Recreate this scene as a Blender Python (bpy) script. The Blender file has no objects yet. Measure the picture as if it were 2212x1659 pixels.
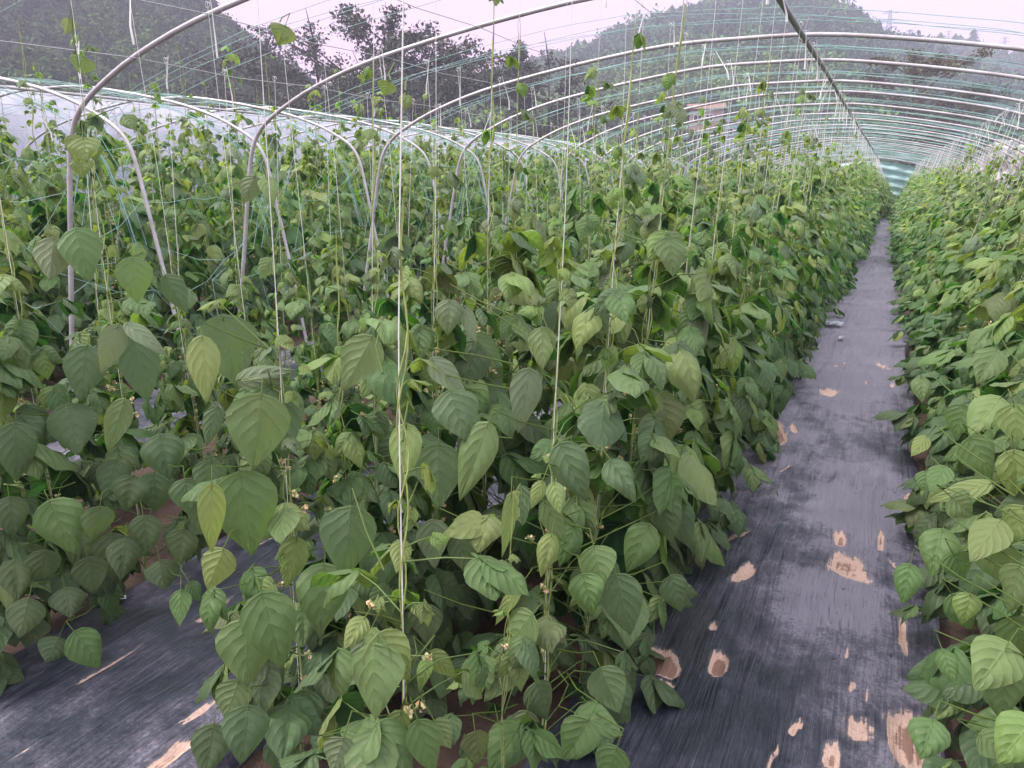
import bpy, math, random
import numpy as np
from mathutils import Vector, Matrix
SC = bpy.context.scene
COL = SC.collection
R = math.radians
# ------------------------------------------------------------------ camera
YAW, PITCH, CAMH = R(25.48), R(14.89), 1.6
cam = bpy.data.cameras.new('camera'); camo = bpy.data.objects.new('camera', cam); COL.objects.link(camo)
cam.sensor_width = 36; cam.lens = 36*1661/2212; cam.clip_end = 6000; cam.clip_start = .05
camo.location = (0, 0, CAMH); camo.rotation_euler = (math.pi/2-PITCH, 0, YAW)
SC.camera = camo
# ------------------------------------------------------------------ sky, sun, exposure
SUN_EL, SUN_AZ = R(50), R(247)
w = bpy.data.worlds.new('World'); SC.world = w; w.use_nodes = True
nt = w.node_tree; nt.nodes.clear(); N = nt.nodes.new; Lk = nt.links.new
out = N('ShaderNodeOutputWorld'); bg = N('ShaderNodeBackground'); Lk(bg.outputs[0], out.inputs[0])
sky = N('ShaderNodeTexSky'); sky.sky_type = 'NISHITA'; sky.sun_disc = False
sky.sun_elevation = SUN_EL; sky.sun_rotation = SUN_AZ; sky.dust_density = 4
tc = N('ShaderNodeTexCoord'); sep = N('ShaderNodeSeparateXYZ'); Lk(tc.outputs['Generated'], sep.inputs[0])
rz = N('ShaderNodeValToRGB'); Lk(sep.outputs['Z'], rz.inputs[0])       # overcast dusk sky: mauve at the horizon, brighter overhead
cr = rz.color_ramp; cr.elements[0].position = 0; cr.elements[0].color = (1.0, .72, .97, 1)
cr.elements[1].position = 1; cr.elements[1].color = (2.1, 2.1, 2.1, 1)
for p_, c_ in ((.12, (.84, .67, .97, 1)), (.28, (.79, .70, .95, 1)), (.6, (1.5, 1.48, 1.52, 1))):
    e_ = cr.elements.new(p_); e_.color = c_
dotn = N('ShaderNodeVectorMath'); dotn.operation = 'DOT_PRODUCT'; Lk(tc.outputs['Generated'], dotn.inputs[0])
dotn.inputs[1].default_value = (-.62, .785, 0)
mr = N('ShaderNodeMapRange'); Lk(dotn.outputs['Value'], mr.inputs[0]); mr.inputs[1].default_value = .86; mr.inputs[2].default_value = 1
glow = N('ShaderNodeMix'); glow.data_type = 'RGBA'; glow.blend_type = 'MULTIPLY'
Lk(mr.outputs[0], glow.inputs[0]); Lk(rz.outputs[0], glow.inputs[6]); glow.inputs[7].default_value = (1.24, .88, .84, 1)
sm = N('ShaderNodeVectorMath'); sm.operation = 'SCALE'; Lk(sky.outputs[0], sm.inputs[0]); sm.inputs['Scale'].default_value = .10
mx = N('ShaderNodeMix'); mx.data_type = 'RGBA'; mx.inputs[0].default_value = .92
Lk(sm.outputs[0], mx.inputs[6]); Lk(glow.outputs[2], mx.inputs[7]); Lk(mx.outputs[2], bg.inputs[0]); bg.inputs[1].default_value = 1.0
sl = bpy.data.lights.new('sun', 'SUN'); slo = bpy.data.objects.new('sun', sl); COL.objects.link(slo)
sl.energy = 2.3; sl.angle = R(14); sl.color = (1, .95, .86)
slo.rotation_euler = (math.pi/2-SUN_EL, 0, -SUN_AZ+math.pi)
SC.view_settings.view_transform = 'Standard'; SC.view_settings.look = 'None'
SC.view_settings.exposure = 0.68; SC.view_settings.gamma = 1
SC.cycles.max_bounces = 6; SC.cycles.transparent_max_bounces = 8; SC.cycles.volume_bounces = 0
SC.cycles.transmission_bounces = 3

# ------------------------------------------------------------------ helpers
cY, sY, cP, sP = math.cos(YAW), math.sin(YAW), math.cos(PITCH), math.sin(PITCH)
FW = np.array([-sY*cP, cY*cP, -sP]); RT = np.array([cY, sY, 0.]); UP = np.cross(RT, FW)
def ray(x, y):
    v = FW+RT*(x-1106)/1661+UP*(829.5-y)/1661
    return v
def onx(x, y, X): v = ray(x, y); return np.array([0, 0, CAMH])+v*(X/v[0])
def onz(x, y, z=0): v = ray(x, y); return np.array([0, 0, CAMH])+v*((z-CAMH)/v[2])
def proj(P):
    q = np.asarray(P, float)-np.array([0, 0, CAMH]); c = q@FW
    return 1106+1661*(q@RT)/c, 829.5-1661*(q@UP)/c, c

def tag(o, label=None, cat=None, group=None, kind=None):
    if label: o['label'] = label
    if cat: o['category'] = cat
    if group: o['group'] = group
    if kind: o['kind'] = kind
    return o
def empty(name, loc=(0, 0, 0), rot=(0, 0, 0)):
    o = bpy.data.objects.new(name, None); COL.objects.link(o); o.location = loc; o.rotation_euler = rot
    o.empty_display_size = .05; return o
class MB:
    """collects vertices and faces; build() links them as one mesh object"""
    def __init__(s): s.v = []; s.f = []; s.n = 0; s.c = []; s.uv = []; s.m = []
    def add(s, v, f, col=None, uv=None, mi=0):
        v = np.asarray(v, float).reshape(-1, 3); f = np.asarray(f, int)
        s.v.append(v); s.f.append((f+s.n)); s.n += len(v)
        s.m.append(np.full(len(f), mi))
        c = np.ones((len(v), 4)); 
        if col is not None: c[:, :3] = col
        s.c.append(c); s.uv.append(np.zeros((len(v), 2)) if uv is None else uv)
        return s
    def merge(s, o, M=None):
        for v, f, c, u, m in zip(o.v, o.f, o.c, o.uv, o.m):
            pass
        V = np.concatenate(o.v); 
        if M is not None: V = V@np.array(M)[:3, :3].T+np.array(M)[:3, 3]
        s.v.append(V); s.c.append(np.concatenate(o.c)); s.uv.append(np.concatenate(o.uv))
        for f, m in zip(o.f, o.m): s.f.append(f+s.n); s.m.append(m)
        s.n += len(V)
    def box(s, lo, hi, col=None, mi=0):
        x0, y0, z0 = lo; x1, y1, z1 = hi
        s.add([(x0,y0,z0),(x1,y0,z0),(x1,y1,z0),(x0,y1,z0),(x0,y0,z1),(x1,y0,z1),(x1,y1,z1),(x0,y1,z1)],
              [(0,3,2,1),(4,5,6,7),(0,1,5,4),(1,2,6,5),(2,3,7,6),(3,0,4,7)], col, None, mi)
    def tube(s, P, r, k=6, col=None, mi=0, cap=True):
        P = np.asarray(P, float); n = len(P); r = np.broadcast_to(np.asarray(r, float), (n,))
        T = np.gradient(P, axis=0); T /= np.linalg.norm(T, axis=1)[:, None]+1e-12
        ref = np.array([0, 0, 1.]) if abs(T[:, 2]).mean() < .8 else np.array([1., 0, 0])
        A = np.cross(T, ref); A /= np.linalg.norm(A, axis=1)[:, None]+1e-12; B = np.cross(T, A)
        a = np.arange(k)*2*math.pi/k
        V = P[:, None]+r[:, None, None]*(np.cos(a)[None, :, None]*A[:, None]+np.sin(a)[None, :, None]*B[:, None])
        i = np.arange(n-1)[:, None]*k; j = np.arange(k)[None]; j2 = (j+1) % k
        F = np.stack([i+j, i+j2, i+k+j2, i+k+j], -1).reshape(-1, 4)
        s.add(V.reshape(-1, 3), F, col, None, mi)
        if cap and k == 4: s.add(V[[0, -1]].reshape(-1, 3), [(0,1,2,3),(7,6,5,4)], col, None, mi)
        elif cap and k == 6: s.add(V[[0, -1]].reshape(-1, 3), [(0,1,2,3),(0,3,4,5),(9,8,7,6),(11,10,9,6)], col, None, mi)
    def mesh(s, name, mats, smooth=True):
        me = bpy.data.meshes.new(name)
        V = np.concatenate(s.v); F = np.concatenate([f.reshape(-1) for f in s.f])
        ln = np.concatenate([np.full(len(f), f.shape[1]) for f in s.f])
        me.vertices.add(len(V)); me.vertices.foreach_set('co', V.ravel().astype(np.float32))
        me.loops.add(len(F)); me.loops.foreach_set('vertex_index', F.astype(np.int32))
        me.polygons.add(len(ln)); st = np.concatenate([[0], np.cumsum(ln)[:-1]])
        me.polygons.foreach_set('loop_start', st.astype(np.int32)); me.polygons.foreach_set('loop_total', ln.astype(np.int32))
        me.polygons.foreach_set('material_index', np.concatenate(s.m).astype(np.int32))
        me.update(calc_edges=True)
        at = me.color_attributes.new('col', 'FLOAT_COLOR', 'POINT'); at.data.foreach_set('color', np.concatenate(s.c).ravel().astype(np.float32))
        uv = me.uv_layers.new(name='uv'); U = np.concatenate(s.uv)[F]; uv.data.foreach_set('uv', U.ravel().astype(np.float32))
        for m in (mats if isinstance(mats, (list, tuple)) else [mats]): me.materials.append(m)
        me.polygons.foreach_set('use_smooth', np.full(len(ln), smooth)); me.update()
        return me
    def build(s, name, mats, parent=None, smooth=True, loc=None):
        o = bpy.data.objects.new(name, s.mesh(name, mats, smooth)); COL.objects.link(o)
        if parent: o.parent = parent
        if loc is not None: o.location = loc
        return o
def link(name, me, parent=None, loc=(0, 0, 0), rot=(0, 0, 0)):
    o = bpy.data.objects.new(name, me); COL.objects.link(o); o.location = loc; o.rotation_euler = rot
    if parent: o.parent = parent
    return o

# ------------------------------------------------------------------ materials
def mat(name):
    m = bpy.data.materials.new(name); m.use_nodes = True; nt = m.node_tree
    return m, nt, nt.nodes['Principled BSDF'], nt.nodes.new, nt.links.new
def math_(nt, op, a, b=None, c=None, clamp=False):
    n = nt.nodes.new('ShaderNodeMath'); n.operation = op; n.use_clamp = clamp
    for i, x in enumerate((a, b, c)):
        if x is None: continue
        if isinstance(x, (int, float)): n.inputs[i].default_value = x
        else: nt.links.new(x, n.inputs[i])
    return n.outputs[0]
def mixc(nt, fac, a, b, blend='MIX'):
    n = nt.nodes.new('ShaderNodeMix'); n.data_type = 'RGBA'; n.blend_type = blend
    for i, x in ((0, fac), (6, a), (7, b)):
        if isinstance(x, (int, float)): n.inputs[i].default_value = x
        elif isinstance(x, tuple): n.inputs[i].default_value = (*x, 1)
        else: nt.links.new(x, n.inputs[i])
    return n.outputs[2]
def noise(nt, scale, detail=4, rough=.55, vec=None, stretch=None, coord='Object'):
    n = nt.nodes.new('ShaderNodeTexNoise'); n.inputs['Scale'].default_value = scale
    n.inputs['Detail'].default_value = detail; n.inputs['Roughness'].default_value = rough
    if vec is None: vec = nt.nodes.new('ShaderNodeTexCoord').outputs[coord]
    if stretch:
        mp = nt.nodes.new('ShaderNodeMapping'); nt.links.new(vec, mp.inputs[0]); mp.inputs['Scale'].default_value = stretch; vec = mp.outputs[0]
    nt.links.new(vec, n.inputs['Vector']); return n.outputs['Fac']
def ramp(nt, fac, *stops):
    n = nt.nodes.new('ShaderNodeValToRGB'); nt.links.new(fac, n.inputs[0]); e = n.color_ramp.elements
    e[0].position, e[0].color = stops[0][0], (*stops[0][1], 1); e[1].position, e[1].color = stops[-1][0], (*stops[-1][1], 1)
    for p, c in stops[1:-1]: x = e.new(p); x.color = (*c, 1)
    return n.outputs[0]
def attr(nt, name='col'):
    n = nt.nodes.new('ShaderNodeAttribute'); n.attribute_name = name; return n.outputs['Color']
def simple(name, base, rough=.6, metal=0, var=.25, sc=30, col2=None, spec=.4):
    m, nt, b, NN, LL = mat(name)
    f = noise(nt, sc, 5)
    c = mixc(nt, f, tuple(x*(1-var) for x in base), col2 or tuple(min(1, x*(1+var)) for x in base))
    LL(c, b.inputs['Base Color']); b.inputs['Roughness'].default_value = rough; b.inputs['Metallic'].default_value = metal
    b.inputs['Specular IOR Level'].default_value = spec
    return m

def leaf_material():
    m, nt, b, NN, LL = mat('bean_leaf')
    uv = NN('ShaderNodeUVMap').outputs[0]; sp = NN('ShaderNodeSeparateXYZ'); LL(uv, sp.inputs[0])
    s = math_(nt, 'ABSOLUTE', math_(nt, 'SUBTRACT', math_(nt, 'MULTIPLY', sp.outputs[0], 2), 1)); t = sp.outputs[1]
    nz = noise(nt, 22, 3)
    ph = math_(nt, 'MULTIPLY', math_(nt, 'ADD', math_(nt, 'SUBTRACT', t, math_(nt, 'MULTIPLY', math_(nt, 'POWER', s, 1.15), .40)), math_(nt, 'MULTIPLY', nz, .17)), 5.0*math.pi)
    side = math_(nt, 'ABSOLUTE', math_(nt, 'SINE', ph))                       # 0 along the side veins
    mid = math_(nt, 'MULTIPLY', s, 14, clamp=True)
    vein = math_(nt, 'MULTIPLY', math_(nt, 'POWER', side, .6), math_(nt, 'POWER', mid, .5))
    fine = noise(nt, 130, 4, .7)
    hgt = math_(nt, 'ADD', math_(nt, 'MULTIPLY', vein, 1.0), math_(nt, 'MULTIPLY', fine, .35))
    oi = NN('ShaderNodeObjectInfo').outputs['Random']
    base = attr(nt)
    v1 = noise(nt, 14, 5, .7)
    base = mixc(nt, math_(nt, 'MULTIPLY', v1, .22), base, (.09, .13, .03))
    hs = NN('ShaderNodeHueSaturation'); LL(base, hs.inputs['Color'])
    LL(math_(nt, 'ADD', .485, math_(nt, 'MULTIPLY', oi, .025)), hs.inputs['Hue'])
    LL(math_(nt, 'ADD', .86, math_(nt, 'MULTIPLY', v1, .3)), hs.inputs['Value']); hs.inputs['Saturation'].default_value = 1.07
    base = hs.outputs[0]
    vt = NN('ShaderNodeTexVoronoi'); vt.inputs['Scale'].default_value = 55; LL(NN('ShaderNodeTexCoord').outputs['Object'], vt.inputs['Vector'])
    spk = math_(nt, 'MULTIPLY', math_(nt, 'LESS_THAN', vt.outputs['Distance'], .16), ramp(nt, noise(nt, 7, 3), (.55, (0, 0, 0)), (.62, (1, 1, 1))))
    base = mixc(nt, math_(nt, 'MULTIPLY', spk, .6), base, (.26, .24, .09))
    base = mixc(nt, math_(nt, 'MULTIPLY', ramp(nt, noise(nt, 4.5, 4, .6), (.56, (0, 0, 0)), (.72, (1, 1, 1))), .3), base, (.16, .21, .07))
    lite = mixc(nt, 1.0, base, (1.5, 1.38, 1.35), 'MULTIPLY')
    vm = math_(nt, 'POWER', math_(nt, 'SUBTRACT', 1, math_(nt, 'MULTIPLY', math_(nt, 'POWER', side, .5), mid)), 2.2)
    base = mixc(nt, math_(nt, 'MULTIPLY', vm, .45), base, lite)
    geo = NN('ShaderNodeNewGeometry'); back = geo.outputs['Backfacing']
    base = mixc(nt, back, base, mixc(nt, .35, base, (.22, .27, .15)))
    LL(base, b.inputs['Base Color']); b.inputs['Roughness'].default_value = .46; b.inputs['Specular IOR Level'].default_value = .26
    bp = NN('ShaderNodeBump'); bp.inputs['Strength'].default_value = .5; bp.inputs['Distance'].default_value = .005
    LL(hgt, bp.inputs['Height']); LL(bp.outputs[0], b.inputs['Normal'])
    tr = NN('ShaderNodeBsdfTranslucent'); LL(mixc(nt, 1.0, base, (1.5, 1.55, .75), 'MULTIPLY'), tr.inputs[0]); LL(bp.outputs[0], tr.inputs['Normal'])
    ms = NN('ShaderNodeMixShader'); ms.inputs[0].default_value = .36; LL(b.outputs[0], ms.inputs[1]); LL(tr.outputs[0], ms.inputs[2])
    LL(ms.outputs[0], nt.nodes['Material Output'].inputs[0]); return m
def attr_material(name, rough=.6, var=.35, sc=25, spec=.3):
    m, nt, b, NN, LL = mat(name); f = noise(nt, sc, 5, .65)
    c = mixc(nt, 1.0, attr(nt), ramp(nt, f, (.25, (1-var,)*3), (.75, (1+var,)*3)), 'MULTIPLY'); LL(c, b.inputs['Base Color'])
    b.inputs['Roughness'].default_value = rough; b.inputs['Specular IOR Level'].default_value = spec; return m
M_LEAF = leaf_material()
M_VINE = attr_material('vine_stem', .55)
M_PETAL = attr_material('flower_petal', .5, .12)
M_STRING = simple('white_twine', (.72, .72, .70), .6, 0, .15, 60)
M_CORD = simple('teal_cord', (.30, .50, .48), .5, 0, .2, 8)
M_WIRE = simple('steel_wire', (.42, .41, .45), .45, .3, .2, 12)
M_WOOD = simple('tree_bark', (.07, .058, .05), .9, 0, .4, 4)
def pipe_material(name, a, b_, metal=.25, rough=.42):
    m, nt, b, NN, LL = mat(name)
    f = noise(nt, 5, 6, .7); g = noise(nt, 60, 3, .6)
    c = mixc(nt, ramp(nt, f, (.42, (0, 0, 0)), (.66, (1, 1, 1))), a, b_)
    c = mixc(nt, math_(nt, 'MULTIPLY', ramp(nt, g, (.55, (0, 0, 0)), (.7, (1, 1, 1))), .4), c, tuple(x*.45 for x in a))
    LL(c, b.inputs['Base Color']); b.inputs['Metallic'].default_value = metal; b.inputs['Roughness'].default_value = rough
    bp = NN('ShaderNodeBump'); bp.inputs['Strength'].default_value = .3; bp.inputs['Distance'].default_value = .002; LL(g, bp.inputs['Height']); LL(bp.outputs[0], b.inputs['Normal'])
    return m
M_PIPE = pipe_material('galvanised_pipe', (.54, .52, .56), (.38, .34, .34))
M_PURLIN = pipe_material('dull_purlin_pipe', (.19, .20, .22), (.30, .29, .29), .2, .5)

# ------------------------------------------------------------------ ground, paths, hills
def ground_material():
    m, nt, b, NN, LL = mat('red_soil')
    f = noise(nt, 6, 8, .7); g = noise(nt, 60, 6, .7)
    c = ramp(nt, f, (.3, (.035, .022, .018)), (.5, (.085, .048, .038)), (.75, (.22, .13, .10)))
    c = mixc(nt, g, c, (.10, .06, .045)); LL(c, b.inputs['Base Color']); b.inputs['Roughness'].default_value = .95
    bp = NN('ShaderNodeBump'); bp.inputs['Strength'].default_value = .8; bp.inputs['Distance'].default_value = .03; LL(g, bp.inputs['Height']); LL(bp.outputs[0], b.inputs['Normal']); return m
def field_material():
    m, nt, b, NN, LL = mat('field_ground')
    f = noise(nt, .25, 8, .7); g = noise(nt, 3, 6, .7)
    c = ramp(nt, f, (.3, (.05, .07, .03)), (.5, (.09, .10, .045)), (.72, (.20, .15, .11)))
    c = mixc(nt, g, c, (.06, .075, .03)); LL(c, b.inputs['Base Color']); b.inputs['Roughness'].default_value = .95; return m
def grid(mb, xs, ys, zf, col=None):
    X, Y = np.meshgrid(xs, ys); Z = zf(X, Y); nx, ny = len(xs), len(ys)
    i = np.arange(ny-1)[:, None]*nx+np.arange(nx-1)[None]
    F = np.stack([i, i+1, i+nx+1, i+nx], -1).reshape(-1, 4)
    V = np.stack([X, Y, Z], -1).reshape(-1, 3)
    c = None if col is None else col(V)
    mb.add(V, F, c); return V
rng = np.random.default_rng(7)
def fbm(X, Y, seed, oct=4, f0=1.0):
    r = np.random.default_rng(seed); Z = 0; a = 1
    for o in range(oct):
        for _ in range(4):
            th = r.uniform(0, 6.28); ph = r.uniform(0, 6.28); f = f0*2**o*r.uniform(.7, 1.4)
            Z = Z+a*.35*np.sin((X*np.cos(th)+Y*np.sin(th))*f+ph)
        a *= .5
    return Z
g = MB()
xs = np.concatenate([[-2500, -700, -200, -60, -30], np.linspace(-14, 4, 60), [30, 60, 200, 700, 2500]])
ys = np.concatenate([[-300, -50, -8], np.linspace(-1, 40, 110), [60, 90, 200, 700, 2500]])
grid(g, xs, ys, lambda X, Y: np.where((abs(X) < 16) & (Y < 42) & (Y > -2), .012*fbm(X, Y, 3, 4, 3.)-.035, -.05))
tag(g.build('ground', ground_material()), kind='structure')

PATCH = []   # torn or muddy spots in the mulch film: x, y, half width, half length, angle, strength
def spot(px, py, w_, l_, ang=0., k=1.): 
    q = onz(px, py, .03); PATCH.append((q[0], q[1], w_/2*q_scale(q), l_/2*q_scale(q)/max(.25, CAMH/np.linalg.norm(q-[0,0,CAMH])), ang, k))
def q_scale(q): return proj((q[0], q[1], 0))[2]/1661
for a in [(1835,1228,72,50,0,1),(1815,1165,26,34,.1,1),(1903,1165,14,40,0,1),(1968,1090,30,42,-.1,1),(1853,1575,62,62,0,.7),
          (1970,1600,85,110,.1,1.1),(1950,1375,18,80,0,.9),(1797,1630,34,62,0,1),(1718,1575,16,42,-.3,.9),(1830,1420,10,34,.1,.8),
          (1840,1485,14,24,-.2,.9),(1870,1500,8,40,0,.8),(1893,1515,6,50,0,.8),(1668,1635,10,50,-.2,.9),(1540,1350,22,18,0,.8),
          (1605,1250,40,56,-.3,.8),(1580,1165,20,52,-.5,.9),(1935,1220,12,30,.5,.7),(1790,845,44,18,0,.9),(1752,810,22,12,.3,.9),
          (1712,930,18,28,.2,.9),(1697,1010,10,22,-.4,.7),(1927,830,9,9,0,1),(1870,828,5,6,0,1),(1905,790,22,20,.3,.7),
          (1812,785,10,24,-.5,.7),(1968,960,8,30,0,.9),(1660,880,10,60,.3,.3),(1553,1430,36,46,.1,1.35),(1880,1560,20,20,0,.4),(1620,1060,12,30,-.4,.5),(1655,935,58,44,.2,1.7),(1425,1430,62,44,.3,1.6),(1440,1480,40,14,.1,1.0),(2000,1100,14,60,0,.9)]:
    spot(*a)
for a in [(240,1440,12,95,0,.9),(352,1650,46,90,0,1.),(430,1545,30,60,0,.8),(460,1325,14,60,0,.8),(110,1525,7,14,0,.6),(60,1630,10,60,0,.5),(590,1170,20,80,0,.6)]:
    spot(*a)
DENT = [onz(*p, .03)[:2] for p in ((1765,958),(1845,1015),(1785,1027),(1860,1045),(1758,950),(1640,940),(1870,850))]
def film_field(V):
    """distance-like field of the muddy spots, kept in the red channel; green = dust, blue = wrinkle amount"""
    x, y = V[:, 0], V[:, 1]; d = np.zeros(len(V))
    for (cx, cy, a, b, an, k) in PATCH:
        dx, dy = x-cx, y-cy; u = dx*math.cos(an)+dy*math.sin(an); v = -dx*math.sin(an)+dy*math.cos(an)
        wx = .22*fbm(x/a*.9, y/b*.9, int(abs(cx*991+cy*577)) % 997, 3, 1.6); u = u/a+wx; v = v/b-wx*.8
        d = np.maximum(d, k*np.exp(-(np.abs(u)**2.8+np.abs(v)**2.8)*.7))
    du = np.clip(.45+.35*fbm(x*1.6, y*.7, 21, 4, 2.2), 0, 1)
    for cx, cy, a, b in ((.02, 4.0, .28, .95), (-.1, 7.5, .5, 2.6), (-.25, 12, .6, 4), (-.05, 2.9, .25, .4)):
        du = np.maximum(du, 1.6*np.exp(-(((x-cx)/a)**2+((y-cy)/b)**2)))
    du = du+.32*np.clip((y-4.5)/7, 0, 1)
    return np.stack([d, du, np.clip(.5+.5*fbm(x*2, y*.3, 5, 3, 3.), 0, 1)], 1)
def film_z(X, Y):
    z = .028+.012*fbm(X, Y, 11, 4, 2.6)+.006*fbm(X*3.2, Y*.35, 12, 3, 9.)+.0022*fbm(X*7, Y*.2, 14, 2, 18.)
    for cx, cy in DENT: z = z-.03*np.exp(-(((X-cx)/.045)**2+((Y-cy)/.07)**2))+.012*np.exp(-(((X-cx-.05)/.06)**2+((Y-cy-.02)/.08)**2))
    return z+.02*np.abs(np.sin(Y*1.7+X))**6+.010*np.abs(fbm(X*4, Y*1.6, 15, 4, 3.))-.008*np.abs(fbm(X*9, Y*.8, 16, 3, 4.))
def film_material():
    m, nt, b, NN, LL = mat('black_mulch_film')
    tcn = NN('ShaderNodeTexCoord').outputs['Object']
    wn = NN('ShaderNodeTexNoise'); wn.inputs['Scale'].default_value = 1.6; LL(tcn, wn.inputs['Vector']); wv = NN('ShaderNodeVectorMath'); wv.operation = 'MULTIPLY_ADD'; LL(wn.outputs['Color'], wv.inputs[0]); wv.inputs[1].default_value = (.05, .03, 0); LL(tcn, wv.inputs[2]); tw = wv.outputs[0]
    st = noise(nt, 1, 5, .6, tw, (95, 3.0, 20)); st2 = noise(nt, 1, 3, .6, tw, (230, 5, 60)); bl = noise(nt, 5.5, 9, .72, tcn); bl2 = noise(nt, 30, 6, .7, tcn); fi = noise(nt, 90, 5, .75, tcn)
    sp = NN('ShaderNodeSeparateColor'); LL(attr(nt), sp.inputs[0])
    dust = math_(nt, 'ADD', math_(nt, 'ADD', sp.outputs[1], .10), math_(nt, 'MULTIPLY', math_(nt, 'SUBTRACT', bl, .5), 2.6))
    dust = math_(nt, 'ADD', dust, math_(nt, 'MULTIPLY', math_(nt, 'SUBTRACT', st, .5), .8))
    dust = math_(nt, 'MULTIPLY', dust, math_(nt, 'ADD', .1, math_(nt, 'MULTIPLY', fi, 1.7)))
    c = ramp(nt, dust, (.05, (.010, .014, .024)), (.42, (.030, .034, .055)), (.72, (.082, .076, .108)), (1.05, (.185, .168, .225)))
    hs = ramp(nt, st2, (.60, (0, 0, 0)), (.66, (1, 1, 1)))
    msk = ramp(nt, noise(nt, 2.2, 3, .5, tcn), (.45, (.15,)*3), (.6, (1, 1, 1)))
    hs = math_(nt, 'MULTIPLY', hs, msk); c = mixc(nt, math_(nt, 'MULTIPLY', hs, .36), c, (.20, .195, .225)); dk = ramp(nt, st2, (.34, (1, 1, 1)), (.42, (0, 0, 0)))
    c = mixc(nt, math_(nt, 'MULTIPLY', math_(nt, 'MULTIPLY', dk, msk), .6), c, (.010, .011, .018))
    fld = math_(nt, 'ADD', sp.outputs[0], math_(nt, 'ADD', math_(nt, 'MULTIPLY', math_(nt, 'SUBTRACT', st, .5), .75), math_(nt, 'MULTIPLY', math_(nt, 'SUBTRACT', bl2, .5), .6)))
    halo = ramp(nt, fld, (.22, (0, 0, 0)), (.5, (1, 1, 1)))
    c = mixc(nt, math_(nt, 'MULTIPLY', halo, math_(nt, 'MULTIPLY', sp.outputs[0], .55, clamp=True)), c, (.30, .26, .28))
    mud = ramp(nt, fld, (.50, (0, 0, 0)), (.56, (1, 1, 1)))
    mc = ramp(nt, fi, (.3, (.44, .28, .235)), (.6, (.60, .41, .35)))
    core = ramp(nt, fld, (.90, (0, 0, 0)), (1.05, (1, 1, 1)))
    mc = mixc(nt, math_(nt, 'MULTIPLY', core, .85), mc, (.20, .105, .08))
    blk = math_(nt, 'LESS_THAN', noise(nt, 38, 2, .4, tcn), .27); c = mixc(nt, math_(nt, 'MULTIPLY', blk, .8), c, (.006, .006, .01)); c = mixc(nt, mud, c, mc); LL(c, b.inputs['Base Color'])
    rg = mixc(nt, mud, ramp(nt, dust, (.2, (.36,)*3), (1, (.62,)*3)), (.9, .9, .9)); LL(rg, b.inputs['Roughness'])
    b.inputs['Specular IOR Level'].default_value = .5
    bp = NN('ShaderNodeBump'); bp.inputs['Strength'].default_value = .9; bp.inputs['Distance'].default_value = .008
    LL(math_(nt, 'ADD', math_(nt, 'ADD', st, math_(nt, 'MULTIPLY', st2, .5)), math_(nt, 'MULTIPLY', bl, 1.2)), bp.inputs['Height']); LL(bp.outputs[0], b.inputs['Normal']); return m
M_FILM = film_material()
def edge(xs, y, k): return xs
def film(x0, x1, y0, y1, nx, nys, seed):
    mb = MB(); X = np.linspace(0, 1, nx); V = []
    ys = nys
    GX, GY = np.meshgrid(X, ys)
    l = x0+.035*fbm(ys, ys*0, seed, 3, 2.); r_ = x1+.03*fbm(ys, ys*0, seed+1, 3, 2.)
    XX = l[:, None]+(r_-l)[:, None]*GX
    ff = film_field(np.stack([XX, GY, XX], -1).reshape(-1, 3))[:, 0].reshape(XX.shape); Z = film_z(XX, GY)-.012*np.clip((ff-.5)*4, 0, 1)+.006*np.exp(-((ff-.42)/.1)**2); Z[:, 0] = -.03; Z[:, -1] = -.03
    V = np.stack([XX, GY, Z], -1).reshape(-1, 3); n2 = len(ys)
    i = np.arange(n2-1)[:, None]*nx+np.arange(nx-1)[None]
    mb.add(V, np.stack([i, i+1, i+nx+1, i+nx], -1).reshape(-1, 4), film_field(V)); return mb
yn = np.concatenate([np.arange(.3, 5.5, .016), np.arange(5.5, 44, .12)])
tag(film(-.76, .33, .3, 36, 90, yn, 31).build('path', M_FILM), 'dark mulch film path with dried mud patches running to the far end', kind='structure')
tag(film(-2.52, -1.55, .3, 36, 70, yn, 33).build('path', M_FILM), kind='structure')
yn = np.concatenate([np.arange(.5, 40, .2)])
tag(film(-5.1, -4.1, .5, 36, 16, yn, 35).build('path', M_FILM), kind='structure')
for k_, xx in enumerate((-7.4, -9.5)): tag(film(xx, xx+.7, .5, 36, 10, yn, 40+k_).build('path', M_FILM), kind='structure')

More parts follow.
